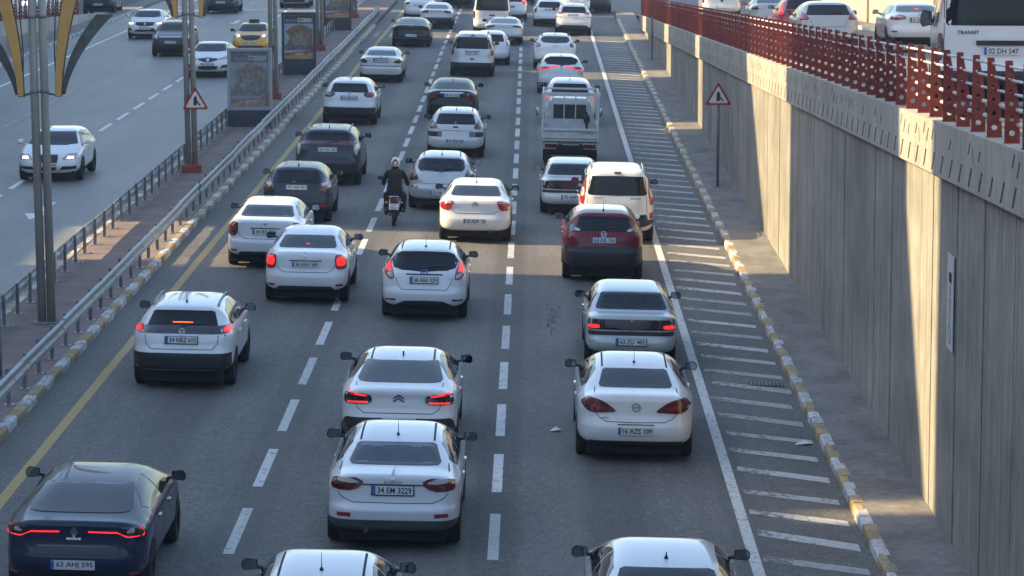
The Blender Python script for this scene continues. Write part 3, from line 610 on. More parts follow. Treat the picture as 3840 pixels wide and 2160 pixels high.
class Body:
    """smooth car shell: side silhouette swept across with rounded shoulders; rear at y=0, front at y=L"""
    def __init__(s, typ, L, W, H, nt=110, ns=15):
        T = TYPES[typ]; s.T = T; s.L, s.W, s.H = L, W, H; s.ky = L/T['L']; s.kz = (H-.3)/(T['H']-.3)
        q = resample(chaikin([s.p(a) for a in T['prof']]), nt); zs = s.Z(T['zs']); zb = s.Z(T['zb'])
        y0, y1 = .95*s.ky, L-1.0*s.ky
        c = np.stack([q[:, 0].clip(y0, y1), np.full(nt, zs)], 1)
        ca, sa = superarc(T['n'], ns)
        ca2 = np.r_[ca[::-1][:-1], ca]; sa2 = np.r_[-sa[::-1][:-1], sa]; m = len(ca2)
        yz = c[:, None, :] + (q-c)[:, None, :]*ca2[None, :, None]
        y, z = yz[..., 0], yz[..., 1]
        hw = s.hw(y, z); x = hw*sa2[None, :]
        s.v = np.stack([x, y, z], -1).reshape(-1, 3)
        s.f = [(i*m+j, i*m+j+1, ((i+1) % nt)*m+j+1, ((i+1) % nt)*m+j) for i in range(nt) for j in range(m-1)]
        s.bvh = BVHTree.FromPolygons([Vector(p) for p in s.v], s.f)
    def Z(s, z): return z if z <= .3 else .3+(z-.3)*s.kz
    def p(s, a): return (a[0]*s.ky, s.Z(a[1]))
    def hw(s, y, z):
        T = s.T; zb = s.Z(T['zb']); zt = s.H; b = np.full(np.shape(z), s.W/2)
        b = b*(1-.12*((.5-z).clip(0)/.35)**2)
        t = ((z-zb)/(zt-zb)).clip(0, 1); sm = (t/.10).clip(0, 1); sm = sm*sm*(3-2*sm)
        b = b*(1-(1-T['k'])*t**1.12*.90 - .028*sm)
        r = ((1.0-y/s.ky)/1.0).clip(0, 1); b = b*(1-.07*r*r)
        g = ((y-(s.L-1.1*s.ky))/(1.1*s.ky)).clip(0, 1); return b*(1-.13*g*g)
    def hit(s, plane, a, b, ymax=None):
        if ymax and plane == 'rear':
            for _ in range(14):
                loc, nor, _i, _d = s.bvh.ray_cast(Vector((a, -3, b)), Vector((0, 1, 0)))
                if loc is not None and loc.y <= ymax: break
                a *= .985
        o, d = {'rear': ((a, -3, b), (0, 1, 0)), 'front': ((a, s.L+3, b), (0, -1, 0)), 'right': ((3, a, b), (-1, 0, 0)), 'left': ((-3, a, b), (1, 0, 0)), 'top': ((a, b, 5), (0, 0, -1))}[plane]
        loc, nor, _, _ = s.bvh.ray_cast(Vector(o), Vector(d))
        if loc is None:
            g = Vector(o) + Vector(d)*{'rear': 3.1, 'front': 3.1, 'right': 3-s.W/2, 'left': 3-s.W/2, 'top': 5-s.H}[plane]
            loc, nor, _, _ = s.bvh.find_nearest(g)
        if nor.dot(Vector(d)) > 0: nor = -nor
        return loc, nor
def patch(B, poly, plane, m, name, parent, off=.007, skirt=.022, nr=8, nc=9, frit=None, ymax=None):
    P = [tuple(p) for p in poly]; bs = [p[1] for p in P]; b0, b1 = min(bs), max(bs); e = (b1-b0)*1e-4
    rows = sorted(set([round(min(max(b, b0+e), b1-e), 5) for b in bs] + [round(b0+e+(b1-b0-2*e)*i/nr, 5) for i in range(nr+1)]))
    r2 = [rows[0]]
    for b in rows[1:]:
        if b-r2[-1] > (b1-b0)*.012: r2.append(b)
    rows = r2; v = []; nrm = []; n = len(P)
    for b in rows:
        xs = []
        for i in range(n):
            (x0, y0), (x1, y1) = P[i], P[(i+1) % n]
            if (y0-b)*(y1-b) <= 0 and y0 != y1: xs.append(x0+(x1-x0)*(b-y0)/(y1-y0))
        a0, a1 = (min(xs), max(xs)) if xs else (P[0][0], P[0][0])
        for j in range(nc+1):
            loc, nor = B.hit(plane, a0+(a1-a0)*j/nc, b, ymax); v.append(loc+nor*off); nrm.append(nor)
    k = nc+1; h = len(rows); f = [(i*k+j, i*k+j+1, (i+1)*k+j+1, (i+1)*k+j) for i in range(h-1) for j in range(nc)]
    ring = [j for j in range(k)] + [i*k+nc for i in range(1, h)] + [(h-1)*k+j for j in range(nc-1, -1, -1)] + [i*k for i in range(h-2, 0, -1)]
    s0 = len(v); R_ = len(ring); v += [v[i].copy() for i in ring] + [v[i]-nrm[i]*skirt for i in ring]
    f2 = [(s0+i, s0+(i+1) % R_, s0+R_+(i+1) % R_, s0+R_+i) for i in range(R_)]
    # keep winding outward
    if plane in ('rear', 'right', 'top'): pass
    me = bpy.data.meshes.new(name); me.from_pydata([tuple(p) for p in v], [], f+f2); me.materials.append(m)
    if frit:
        me.materials.append(M_frit); mi = [1 if (i < frit or i >= h-1-frit or j < 1 or j >= nc-1) else 0 for i in range(h-1) for j in range(nc)]+[1]*len(f2)
        me.polygons.foreach_set('material_index', mi)
    out = {'rear': (0,-1,0), 'front': (0,1,0), 'right': (1,0,0), 'left': (-1,0,0), 'top': (0,0,1)}[plane]
    me.update()
    if sum(p.normal.dot(Vector(out))*p.area for p in me.polygons[:len(f)]) < 0: me.flip_normals()
    me.polygons.foreach_set('use_smooth', [True]*len(f)+[False]*len(f2)); me.update()
    return ob(name, me, parent)
def stroke(B, pts, w, plane, m, name, parent, off=.011, step=.05, ymax=None):
    P = [Vector((p[0], p[1])) for p in pts]; S = []
    for i in range(len(P)-1):
        k = max(1, int((P[i+1]-P[i]).length/step)); S += [P[i].lerp(P[i+1], j/k) for j in range(k)]
    S.append(P[-1]); v = []; f = []
    for i, p in enumerate(S):
        d = (S[min(i+1, len(S)-1)]-S[max(i-1, 0)]); d = d.normalized() if d.length else Vector((1, 0)); nn = Vector((-d.y, d.x))*(w/2)
        for q, o in ((p+nn, -.01), (p+nn, off), (p-nn, off), (p-nn, -.01)):
            loc, nor = B.hit(plane, q.x, q.y, ymax); v.append(loc+nor*o)
    for i in range(len(S)-1):
        for j in range(3): f.append((4*i+j, 4*i+j+1, 4*i+5+j, 4*i+4+j))
    me = bpy.data.meshes.new(name); me.from_pydata([tuple(p) for p in v], [], f); me.materials.append(m); me.update()
    bm = bmesh.new(); bm.from_mesh(me); bmesh.ops.recalc_face_normals(bm, faces=bm.faces); bm.to_mesh(me); bm.free()
    return ob(name, me, parent)
# shared small meshes
def wheel_meshes(r, w):
    n = 24; prof = [(.58*r, -w/2), (.92*r, -w/2), (r, -w*.32), (r, w*.32), (.92*r, w/2), (.58*r, w/2)]; v = []; f = []
    for i in range(n):
        t = 2*math.pi*i/n
        for rr, x in prof: v.append((x, rr*math.cos(t), rr*math.sin(t)))
    k = len(prof)
    for i in range(n):
        for j in range(k): f.append((i*k+j, i*k+(j+1) % k, ((i+1) % n)*k+(j+1) % k, ((i+1) % n)*k+j))
    ty = bpy.data.meshes.new('wheel'); ty.from_pydata(v, [], f); ty.materials.append(M_tyre); ty.polygons.foreach_set('use_smooth', [True]*len(f))
    b = MB().tube((-w*.30, 0, 0), (w*.30, 0, 0), .20*r, n=10)
    for q in range(5):
        a = 2*math.pi*q/5; b.box((0, .38*r*math.cos(a), .38*r*math.sin(a)), (w*.5, .62*r, .16*r), Matrix.Rotation(a, 3, 'X'))
    b.tube((-w*.34, 0, 0), (w*.34, 0, 0), .60*r, n=20, cap=False)
    b.tube((-.004, 0, 0), (.004, 0, 0), .585*r, n=20)
    return ty, b.mesh('rim', M_rim)
WM = {}
def mirror_meshes(m):
    b = MB(); prof = [(-.10, -.055), (.06, -.075), (.10, -.04), (.095, .03), (.05, .075), (-.09, .06)]
    v = []; f = []; n = len(prof)
    for y, s in ((-.035, .94), (-.02, 1.0), (.03, .92), (.07, .55)):
        for x, z in prof: v.append((x*s, y, z*s))
    for j in range(3):
        for i in range(n): f.append((j*n+i, j*n+(i+1) % n, (j+1)*n+(i+1) % n, (j+1)*n+i))
    f += [tuple(range(n)), tuple(range(3*n, 4*n))]; b.add(v, f); b.tube((-.16, .03, -.05), (-.06, .01, -.04), .022, .02, 8)
    return b.mesh('mirror', m), MB().add([(x*.86, -.037, z*.84) for x, z in prof], [tuple(range(n))]).mesh('mirror_glass', M_mirror)
MIR = {}
PLATE_ME = MB().box((0, 0, 0), (.52, .010, .112)).mesh('license_plate', M_plate)
BAND_ME = MB().box((-.24, -.0062, 0), (.038, .003, .108)).mesh('blue_band', M_plate_blue)
FRAME_ME = MB().box((0, .007, -.004), (.55, .008, .135)).mesh('plate_frame', M_dark)
SQPLATE_ME = MB().box((0, 0, 0), (.30, .010, .20)).mesh('license_plate', M_plate)
def rot_to(nor):                      # rotation that turns -Y onto nor (kept upright)
    d = -nor; yaw = math.atan2(-d.x, d.y); pitch = math.asin(max(-1, min(1, d.z))); return (pitch, 0, yaw)
def plate_on(B, txt, z, plane, root, x=0, frame=False, flatten=.6):
    loc, nor = B.hit(plane, x, z); lo2, _ = B.hit(plane, x, z-.05); lo3, _ = B.hit(plane, x, z+.05)
    ye = min(loc.y, lo2.y, lo3.y) if plane == 'rear' else max(loc.y, lo2.y, lo3.y)
    r = rot_to(nor); s = -1 if plane == 'rear' else 1
    p = ob('license_plate', PLATE_ME, root, (x, ye+s*.022, z), (r[0]*flatten, 0, 0 if plane == 'rear' else math.pi))
    p.scale = (1.05, 1, 1.05); ob('blue_band', BAND_ME, p)
    if frame: ob('plate_frame', FRAME_ME, p)
    if txt: ob('lettering', text_mesh(txt, .435, .080, M_letter), p, (.022, -.0066, 0))
    return p
def word_on(B, txt, x, z, w, h, m, root, name='lettering', plane='rear'):
    loc, nor = B.hit(plane, x, z); r = rot_to(nor); s = -1 if plane == 'rear' else 1
    return ob(name, text_mesh(txt, w, h, m), root, (loc.x, loc.y+s*.012, z), (r[0], 0, r[2] if plane == 'rear' else r[2]))
def grow(p, k):
    p = np.array(p); c = (p.min(0)+p.max(0))/2; return [tuple(q) for q in c+(p-c)*k]
def mir(pts, s): return [(s*a, b) for a, b in pts]
EMB = {
 'diamond': [[(0, .062), (.042, 0), (0, -.062), (-.042, 0)]],
 'chevrons': [[(-.085, .005), (0, .06), (.085, .005), (.085, -.016), (0, .036), (-.085, -.016)], [(-.085, -.045), (0, .01), (.085, -.045), (.085, -.066), (0, -.014), (-.085, -.066)]],
 'ring': [ngon(0, 0, .055, 16)], 'oval': [[(1.4*a, .75*b) for a, b in ngon(0, 0, .055, 16)]],
 'star': [[(0, .06), (.015, .01), (.055, -.035), (0, -.012), (-.055, -.035), (-.015, .01)]]}
def in_poly(poly, P):
    r = np.zeros(len(P), bool); n = len(poly)
    for i in range(n):
        (x0, y0), (x1, y1) = poly[i], poly[(i+1) % n]
        c = ((y0 > P[:, 1]) != (y1 > P[:, 1])); t = (P[:, 1]-y0)/((y1-y0) or 1e-9); r ^= c & (P[:, 0] < x0+(x1-x0)*t)
    return r
def shrink(poly, d):
    P = np.array(poly); lo, hi = P.min(0), P.max(0); c = (lo+hi)/2; k = 1-2*d/(hi-lo); return [tuple(q) for q in c+(P-c)*k]
def open_cabin(B, body, root, rear, ws, h2):
    """cut the window openings out of the shell, line the cabin and put seats in it"""
    me = body.data; n = len(me.polygons); ce = np.empty(n*3); me.polygons.foreach_get('center', ce); ce = ce.reshape(-1, 3)
    no = np.empty(n*3); me.polygons.foreach_get('normal', no); no = no.reshape(-1, 3); kill = np.zeros(n, bool)
    kill |= in_poly(shrink(rear, .026), ce[:, [0, 2]]) & (no[:, 1] < -.05) & (ce[:, 1] < B.L*.5)
    kill |= in_poly(shrink(ws, .026), ce[:, [0, 2]]) & (no[:, 1] > .05) & (ce[:, 1] > B.L*.4)
    for q in B.T['side']: kill |= in_poly(shrink([B.p(a) for a in q], .024), ce[:, [1, 2]]) & (abs(no[:, 0]) > .4)
    bm = bmesh.new(); bm.from_mesh(me); bm.faces.ensure_lookup_table(); bmesh.ops.delete(bm, geom=[bm.faces[i] for i in np.nonzero(kill)[0]], context='FACES')
    bm.to_mesh(me); bm.normal_update(); v = [vv.co-vv.normal*.03 for vv in bm.verts]; bm.verts.index_update(); f = [tuple(q.index for q in ff.verts) for ff in bm.faces]; bm.free()
    mk('cabin_lining', v, f, M_cabin, root, True)
    zb = B.Z(B.T['gb']); ky = B.ky
    for s in (-1, 1):
        MB().box((s*.36, 2.15*ky, .70), (.46, .14, .62), Matrix.Rotation(.2, 3, 'X')).build('seat', M_seat, root)
        MB().ell((s*.36, 2.02*ky, zb+.04), (.13, .05, .10), 12, 8).build('headrest', M_seat, root, True)
        MB().ell((s*.40, 1.10*ky, zb-.01), (.13, .05, .07), 12, 8).build('headrest', M_seat, root, True)
    MB().box((0, 1.15*ky, .68), (1.2, .14, .50)).build('rear_bench', M_seat, root)
    MB().box((0, .80*ky, zb-.09), (1.15, .55, .03)).build('parcel_shelf', M_cabin, root)
    MB().box((0, 3.05*ky, zb-.12), (1.3, .35, .18)).build('dashboard', M_cabin, root)
CARN = [0]
def car(label, X, Y, typ, dims, col, lights=(), plate=None, away=True, level=None, name='car', cat='car', group=None, glass=None, low=None, low_m=None, rnd=1, gm=None,
        emblem=None, emblem_m=None, antenna='rod', rails=None, ditch=False, seam=None, mirror_m=None, mirror_z=None, mirror_k=1., roof=None, words=(), front=None, extra=None, detail=1, wheel_r=.315, frame=False, glass_m=None, hd=None, gw=None, spoiler=None, yawd=0., nomirror=(), handles=True, tall_mirror=1.):
    L, W, H = dims; H *= TYPES[typ]['Hs']; lift = LIFT[typ]
    up = lambda z: z+lift*max(0., min(1., (z-.5)/.25))
    if away:
        lights = [(l[0], [(a, up(b)) for a, b in l[1]])+tuple(l[2:]) for l in lights]
        if plate: plate = (plate[0], up(plate[1]))
        if emblem: emblem = (emblem[0], up(emblem[1]), emblem[2])
        if seam: seam = [[(a, up(b)) for a, b in q] for q in seam]
        words = [(w[0], w[1], up(w[2]))+tuple(w[3:]) for w in words]
    hd = detail if hd is None else hd
    clear = glass_m is M_glass2 and detail
    B = Body(typ, L, W, H, 240 if clear else 120 if hd else 84, 28 if clear else 16 if hd else 12); T = B.T; Z = B.Z; gmat = glass_m or M_glass
    if level == 'deck': z0, rot = dz(Y), (-math.atan(DS), 0, R(yawd))
    elif level == 'deckl': z0, rot = dz(Y), (-math.atan(DS) if away else math.atan(DS), 0, R(yawd))
    elif X > -8.3: z0, rot = gz(X), (0, ROLL, R(yawd))
    else: z0, rot = 0, (0, 0, R(yawd))
    if not away: rot = (rot[0], -rot[1], math.pi+rot[2])
    LIP = {'sedan': 1.055, 'fast': 1.04, 'box': .975}.get(typ)
    if LIP and away:
        zl = Z(LIP); lights = [(l[0], [(a, min(b, zl-.04-.05*max(0., abs(a)-.72)/.25) if b < zl+.08 and abs(a) > .3 else b) for a, b in l[1]])+tuple(l[2:]) for l in lights]
    yo = L/2                                  # empty under the middle of the car
    root = thing(name, label, cat, (X, Y+yo, z0), rot, group)
    B.v[:, 1] -= 0
    sub = root
    # children are modelled with the rear at y=0, so shift them through delta on locations
    made0 = len(C.objects); h2 = W/2
    pm_ = PAINT[col]
    body = mk('body', B.v, B.f, pm_, root, True)
    bm = bmesh.new(); bm.from_mesh(body.data); bmesh.ops.recalc_face_normals(bm, faces=bm.faces); bm.to_mesh(body.data); bm.free()
    body.data.polygons.foreach_set('use_smooth', [True]*len(body.data.polygons))
    # underside and wheels
    MB().box((0, L/2, .25), (W*.80, L*.90, .22)).build('underbody', M_under, root)
    key = (wheel_r, .205)
    if key not in WM: WM[key] = wheel_meshes(*key)
    ya, yb = .88*B.ky, L-.86*B.ky
    for s in (-1, 1):
        for yy in (ya, yb):
            w = ob('wheel', WM[key][0], root, (s*(h2-.105), yy, wheel_r)); ob('rim', WM[key][1], w)
            rr = wheel_r+.055; arch = [(yy+rr*math.cos(t), wheel_r+rr*math.sin(t)) for t in np.linspace(-.25, math.pi+.25, 14)]
            patch(B, arch, 'right' if s > 0 else 'left', M_under, 'wheel_arch', root, .004, .01, 6, 8)
    # glass
    zt, zb_ = Z(T['gt']), Z(T['gb'])
    if glass: g = glass
    else:
        gt_, gb2 = gw or {'sedan': (.60, .69), 'fast': (.63, .73), 'box': (.66, .78), 'hatch': (.60, .70), 'suv': (.60, .70), 'mpv': (.68, .74), 'van': (.8, .86)}[typ]
        wt, wb = h2*gt_, h2*gb2
        g = [(0, zt), (wt*.9, zt-.004), (wt, zt-.02), (wb, zb_+.02), (wb*.95, zb_), (0, zb_)]
    g = [(a, b) for a, b in g]; full = [(-a, b) for a, b in g[::-1] if a > 0]+g
    full = [q for i, q in enumerate(full)]
    wsq = None
    if clear:
        wt2 = float(B.hw(np.array(L-2*B.ky), np.array(Z(T['wt']))))*.84; wb2 = float(B.hw(np.array(L-1.4*B.ky), np.array(Z(T['wb']))))*.88
        wsq = [(-wt2, Z(T['wt'])), (wt2, Z(T['wt'])), (wb2, Z(T['wb'])), (-wb2, Z(T['wb']))]
        open_cabin(B, body, root, full, wsq, h2)
        patch(B, full, 'rear', M_see, 'rear_window', root, nr=14, nc=22, skirt=.012, frit=1)
        patch(B, wsq, 'front', M_see, 'windshield', root, nr=10, nc=16, skirt=.012, frit=1)
    elif away or detail: patch(B, full, 'rear', gmat, 'rear_window', root, nr=12, nc=18)
    for sd in ('left', 'right'):
        for q in T['side']: patch(B, [B.p(a) for a in q], sd, M_see if clear else gmat, 'side_window', root, .005, .015, 8, 12, 1 if clear else None)
    if not away or front:
        wt = float(B.hw(np.array(L-2*B.ky), np.array(Z(T['wt']))))*.84; wb = float(B.hw(np.array(L-1.4*B.ky), np.array(Z(T['wb']))))*.88
        patch(B, [(-wt, Z(T['wt'])), (wt, Z(T['wt'])), (wb, Z(T['wb'])), (wb*.6, Z(T['wb'])-.02), (-wb*.6, Z(T['wb'])-.02), (-wb, Z(T['wb']))], 'front', gmat, 'windshield', root, nr=10, nc=14)
    # mirrors
    mm = mirror_m or M_dark; mk_ = mm.name
    if mk_ not in MIR: MIR[mk_] = mirror_meshes(mm)
    zmir = mirror_z or Z(T['wb'])+.02; ym = T['ym']*B.ky
    for s in (-1, 1):
        if s in nomirror: continue
        o = ob('mirror', MIR[mk_][0], root, (s*(h2+.075), ym, zmir)); o.scale = (s*mirror_k, 1, mirror_k*tall_mirror); ob('mirror_glass', MIR[mk_][1], o)
    # lower bumper, lights, plate
    if low: 
        q = [(a*h2, max(b, .315 if typ != 'suv' else .345)) for a, b in low]; patch(B, [(-a, b) for a, b in q[::-1]]+q, 'rear', low_m or M_trim, 'bumper', root, .013, .03, 8, 30, None, .40)
    ymx = {'sedan': .36, 'fast': .36, 'box': .25}.get(typ, .62)
    for lt in lights:
        kind, pts, m_ = lt[0], lt[1], lt[2]
        nm = lt[4] if len(lt) > 4 else 'tail_light'; pl = 'rear' if away or kind == 'r' else 'rear'
        P = [(a*h2, b) for a, b in pts]
        if kind == 'p':
            P = grow(chaikin(P, 1), 1.09) if len(P) > 3 and nm == 'tail_light' else P
            for s in (-1, 1): patch(B, mir(P, s), 'rear', m_, nm, root, .012 if len(lt) < 4 or not lt[3] else lt[3], .03, 6, 8, None, ymx)
        elif kind == 's':
            for s in (-1, 1): stroke(B, mir(P, s), lt[3], 'rear', m_, nm, root, .016, .05, ymx)
        elif kind == 'f': patch(B, [(-a, b) for a, b in P[::-1]]+P, 'rear', m_, nm, root, .010 if len(lt) < 4 or not lt[3] else lt[3], .025, 4, 16, None, ymx if max(b for a, b in P) < Z(T['gb']) else None)
        elif kind == 't': stroke(B, P, lt[3], 'rear', m_, nm, root, .010, .05, ymx)
    if plate and away: plate_on(B, plate[0], plate[1], 'rear', root, frame=frame)
    if emblem:
        if emblem[0] == 'chevrons':
            for dz_ in (.02, -.03): stroke(B, [(-.085*emblem[2], emblem[1]+dz_-.045), (0, emblem[1]+dz_+.01), (.085*emblem[2], emblem[1]+dz_-.045)], .021, 'rear', emblem_m or M_chrome, 'emblem', root, .012, .04)
        elif emblem[0] in ('ring', 'oval'):
            q = EMB[emblem[0]][0]; stroke(B, [(a*emblem[2], b*emblem[2]+emblem[1]) for a, b in q+q[:1]], .014*emblem[2], 'rear', emblem_m or M_chrome, 'emblem', root, .012, .03)
            stroke(B, [(-.04*emblem[2], emblem[1]-.008), (.04*emblem[2], emblem[1]+.008)], .014*emblem[2], 'rear', emblem_m or M_chrome, 'emblem', root, .012, .03)
        else:
          for q in EMB[emblem[0]]: patch(B, [(a*emblem[2], b*emblem[2]+emblem[1]) for a, b in q], 'rear', emblem_m or M_chrome, 'emblem', root, .012, .02, 4, 4)
    if seam:
        for q in seam:
            for s in (-1, 1): stroke(B, mir([(a*h2, b) for a, b in q], s), .011, 'rear', M_seam, 'panel_gap', root, .002)
    if detail and away and typ in ('hatch', 'suv'): stroke(B, [(-.02, zb_+.02), (.14, zb_+.06), (.34, zb_+.065)], .016, 'rear', M_dark, 'wiper', root, .022, .06)
    if ditch:
        xr = float(B.hw(np.array(2*B.ky), np.array(H)))*.80
        for s in (-1, 1): stroke(B, [(s*xr, 1.45*B.ky if typ in ('sedan', 'fast') else .85*B.ky), (s*xr*.98, 2.5*B.ky)], .028, 'top', M_seam, 'roof_gutter', root, .003, .1)
    if antenna:
        ya_ = {'sedan': 1.62, 'fast': 1.78, 'box': 1.4}.get(typ, .95)*B.ky; loc, nor = B.hit('top', 0, ya_)
        if antenna == 'shark': MB().prism([(-.02, 0), (.17, 0), (.02, .07), (-.01, .07)], 'x', -.012, .012).build('antenna', M_dark, root, loc=loc)
        elif antenna == 'rod': MB().tube((0, 0, -.01), (0, -.01, .035), .03, .012, 8).tube((0, -.01, .03), (0, -.08, .22), .006, .003, 6).build('antenna', M_dark, root, loc=loc)
        elif antenna == 'stub': MB().tube((0, 0, -.01), (0, -.01, .035), .03, .014, 8).tube((0, -.01, .03), (0, -.06, .09), .01, .006, 6).build('antenna', M_dark, root, loc=loc)
    if rails:
        for s in (-1, 1):
            xr = s*float(B.hw(np.array(1.5*B.ky), np.array(H-.06)))*.86; pts = []
            for t in np.linspace(0, 1, 9):
                y_ = (.85+1.55*t)*B.ky; loc, _ = B.hit('top', xr, y_); pts.append((xr, y_, loc.z+.05*min(1, 7*min(t, 1-t)+.1)))
            MB().path(pts, [.02]*9, 8).build('roof_rail', rails, root, True)
    for (tx, x, z, w, h, m_) in words: word_on(B, tx, x, z, w, h, m_, root)
    if handles and detail:
        for s in (-1, 1):
            for yy in (1.55*B.ky, 2.55*B.ky):
                loc, nor = B.hit('right' if s > 0 else 'left', yy, Z(T['zb'])-.10); MB().box((loc.x+s*.012, yy, loc.z), (.03, .17, .03)).build('door_handle', pm_ if col not in ('navy',) else M_chrome, root)
    if detail:
        for sd in ('left', 'right'):
            for yy, top in ((2.09, .96), (1.12, .90)): stroke(B, [(yy*B.ky, Z(T['zb'])*top+.04), (yy*B.ky+.02, .62), ((yy+(.0 if yy > 2 else .22))*B.ky, .34)], .010, sd, M_seam, 'door_gap', root, .002, .08)
    if front and not away:
        for hlt in front.get('heads', ()):
            P = [(a*h2, b) for a, b in hlt[0]]
            for s in (-1, 1): patch(B, mir(P, s), 'front', hlt[1], hlt[2] if len(hlt) > 2 else 'headlight', root, .012, .03, 5, 7)
        for gr in front.get('grille', ()):
            P = [(a*h2, b) for a, b in gr[0]]; patch(B, [(-a, b) for a, b in P[::-1]]+P, 'front', gr[1], gr[2] if len(gr) > 2 else 'grille', root, .009 if len(gr) < 4 else gr[3], .02, 5, 12)
        for st in front.get('lines', ()): stroke(B, [(a*h2, b) for a, b in st[0]], st[1], 'front', st[2], 'trim_strip', root, .014)
        if 'emblem' in front:
            for q in EMB[front['emblem'][0]]: patch(B, [(a*front['emblem'][2], b*front['emblem'][2]+front['emblem'][1]) for a, b in q], 'front', M_chrome, 'emblem', root, .018, .02, 4, 4)
        if 'plate' in front: plate_on(B, front['plate'][0], front['plate'][1], 'front', root, flatten=.3)
    if roof:
        P = [(B.p(a)) for a in ()]
        xr = float(B.hw(np.array(2*B.ky), np.array(H)))*.93
        patch(B, [(-xr, roof[1]*B.ky), (xr, roof[1]*B.ky), (xr*.97, roof[2]*B.ky), (-xr*.97, roof[2]*B.ky)], 'top', PAINT[roof[0]], 'roof', root, .004, .01, 8, 12)
    if extra: extra(B, root, h2)
    # recentre: everything directly under root moves back by L/2
    for ch in root.children: ch.location.y -= yo
    return root
# ================================================================== VEHICLES
G_main = 'cars driving away along the main carriageway'; G_opp = 'oncoming cars on the opposite carriageway'; G_deck = 'vehicles on the upper service road'
def refl(z, a0=.66, a1=.86, h=.05, m=M_dred): return ('p', [(a0, z), (a1, z+.005), (a1, z+h), (a0, z+h)], m, .010, 'reflector')
def exhaust(x, z=.27):
    def f(B, root, h2): MB().tube((x, -.02, z), (x, .25, z), .035, n=12, cap=False).tube((x, .02, z), (x, .03, z), .03, n=12).build('exhaust_pipe', M_post, root)
    return f
TR = [[(0, .60), (.55, .60), (.63, .68), (.66, .82)]]
# ---- left lane
car('dark navy saloon with red light strips curving towards its badge', -5.72, 38.75, 'fast', (4.58, 1.79, 1.44), 'navy',
    [('p', [(.60, .875), (.70, .94), (.97, .985), (.985, .84), (.95, .80), (.74, .79)], M_smoke), ('p', [(.72, .86), (.84, .875), (.80, .915), (.74, .90)], M_clear, .016), ('s', [(.955, .965), (.965, .835), (.93, .815), (.74, .805), (.60, .868), (.20, .872)], M_lit2, .014),
     ('t', [(-.52, .70), (.52, .70)], M_chrome, .013, 'trim_strip'), refl(.36, .70, .9, .04, M_red)], plate=('63 AHJ 595', .50), emblem=('diamond', .865, 1.25), antenna=None, group=G_main, mirror_m=M_dark,
    words=[('MEGANE', 0, .785, .30, .028, M_chrome)], seam=[[(0, .60), (.58, .60), (.66, .70), (.70, .80)]], low=[(0, .40), (.75, .40), (.80, .30), (0, .29)])
car('white compact crossover with silver roof rails and glowing high brake light', -6.11, 54.50, 'suv', (4.27, 1.76, 1.52), 'white',
    [('f', [(0, 1.00), (.90, 1.02), (.97, 1.0), (.97, .92), (.80, .90), (0, .91)], M_smoke, .010), ('p', [(.80, .995), (.96, 1.0), (.965, .93), (.82, .92)], M_lit, .018), ('f', [(0, 1.415), (.20, 1.41), (.20, 1.375), (0, 1.38)], M_amber, .012, 'brake_light'), refl(.50, .68, .90, .04, M_red)],
    plate=('34 NBZ 615', .80), low=[(0, .60), (.86, .60), (.985, .66), (.985, .34), (0, .33)], emblem=('ring', .93, .8), rails=M_galv, group=G_main, frame=True, seam=[[(0, .665), (.60, .665), (.70, .74), (.72, .88)]])
car('white saloon with both square brake lights glowing red', -4.73, 65.25, 'sedan', (4.35, 1.73, 1.52), 'white',
    [('p', [(.70, .96), (.74, 1.01), (.90, 1.01), (.94, .95), (.95, .77), (.92, .73), (.76, .73), (.71, .78)], M_red), ('p', [(.73, .95), (.90, .97), (.92, .80), (.75, .79)], M_lit, .018), ('f', [(0, 1.155), (.035, 1.155), (.035, 1.142), (0, 1.142)], M_lit, .012, 'brake_light'), ('t', [(-.38, .885), (.38, .885)], M_seam, .02, 'trim_strip'), refl(.40, .72, .88, .045, M_red)],
    plate=('34 AAH 249', .81), emblem=('diamond', 1.0, .9), antenna=None, group=G_main, low=[(0, .40), (.62, .40), (.72, .30), (0, .29)], seam=[[(0, .66), (.52, .66), (.64, .72), (.69, .80)]])
car('white saloon with unlit square tail lights behind the one braking', -6.02, 70.7, 'sedan', (4.35, 1.73, 1.52), 'white2',
    [('p', [(.70, .96), (.74, 1.01), (.90, 1.01), (.94, .95), (.95, .77), (.92, .73), (.76, .73), (.71, .78)], M_dred), ('p', [(.75, .93), (.90, .94), (.91, .85), (.76, .85)], M_red, .018), ('t', [(-.38, .885), (.38, .885)], M_seam, .02, 'trim_strip'), refl(.40, .72, .88, .045, M_red)],
    plate=('34 BIS 726', .81), emblem=('diamond', 1.0, .9), antenna=None, group=G_main, glass_m=M_glass2, low=[(0, .40), (.62, .40), (.72, .30), (0, .29)], seam=[[(0, .66), (.52, .66), (.64, .72), (.69, .80)]])
car('dark slate hatchback with pale reflecting roof and thin rod aerial', -5.98, 79.5, 'hatch', (4.0, 1.73, 1.47), 'slate',
    [('p', [(.66, .80), (.70, .98), (.95, 1.02), (.97, .84), (.92, .76), (.70, .76)], M_dred), ('p', [(.72, .93), (.88, .95), (.86, .87), (.74, .86)], M_clear, .018), refl(.43, .66, .9, .05, M_red)], plate=('07 ASJ 521', .84), words=[('SKODA', 0, .97, .5, .035, M_chrome)], group=G_main, seam=[[(0, .66), (.6, .66), (.66, .75)]])
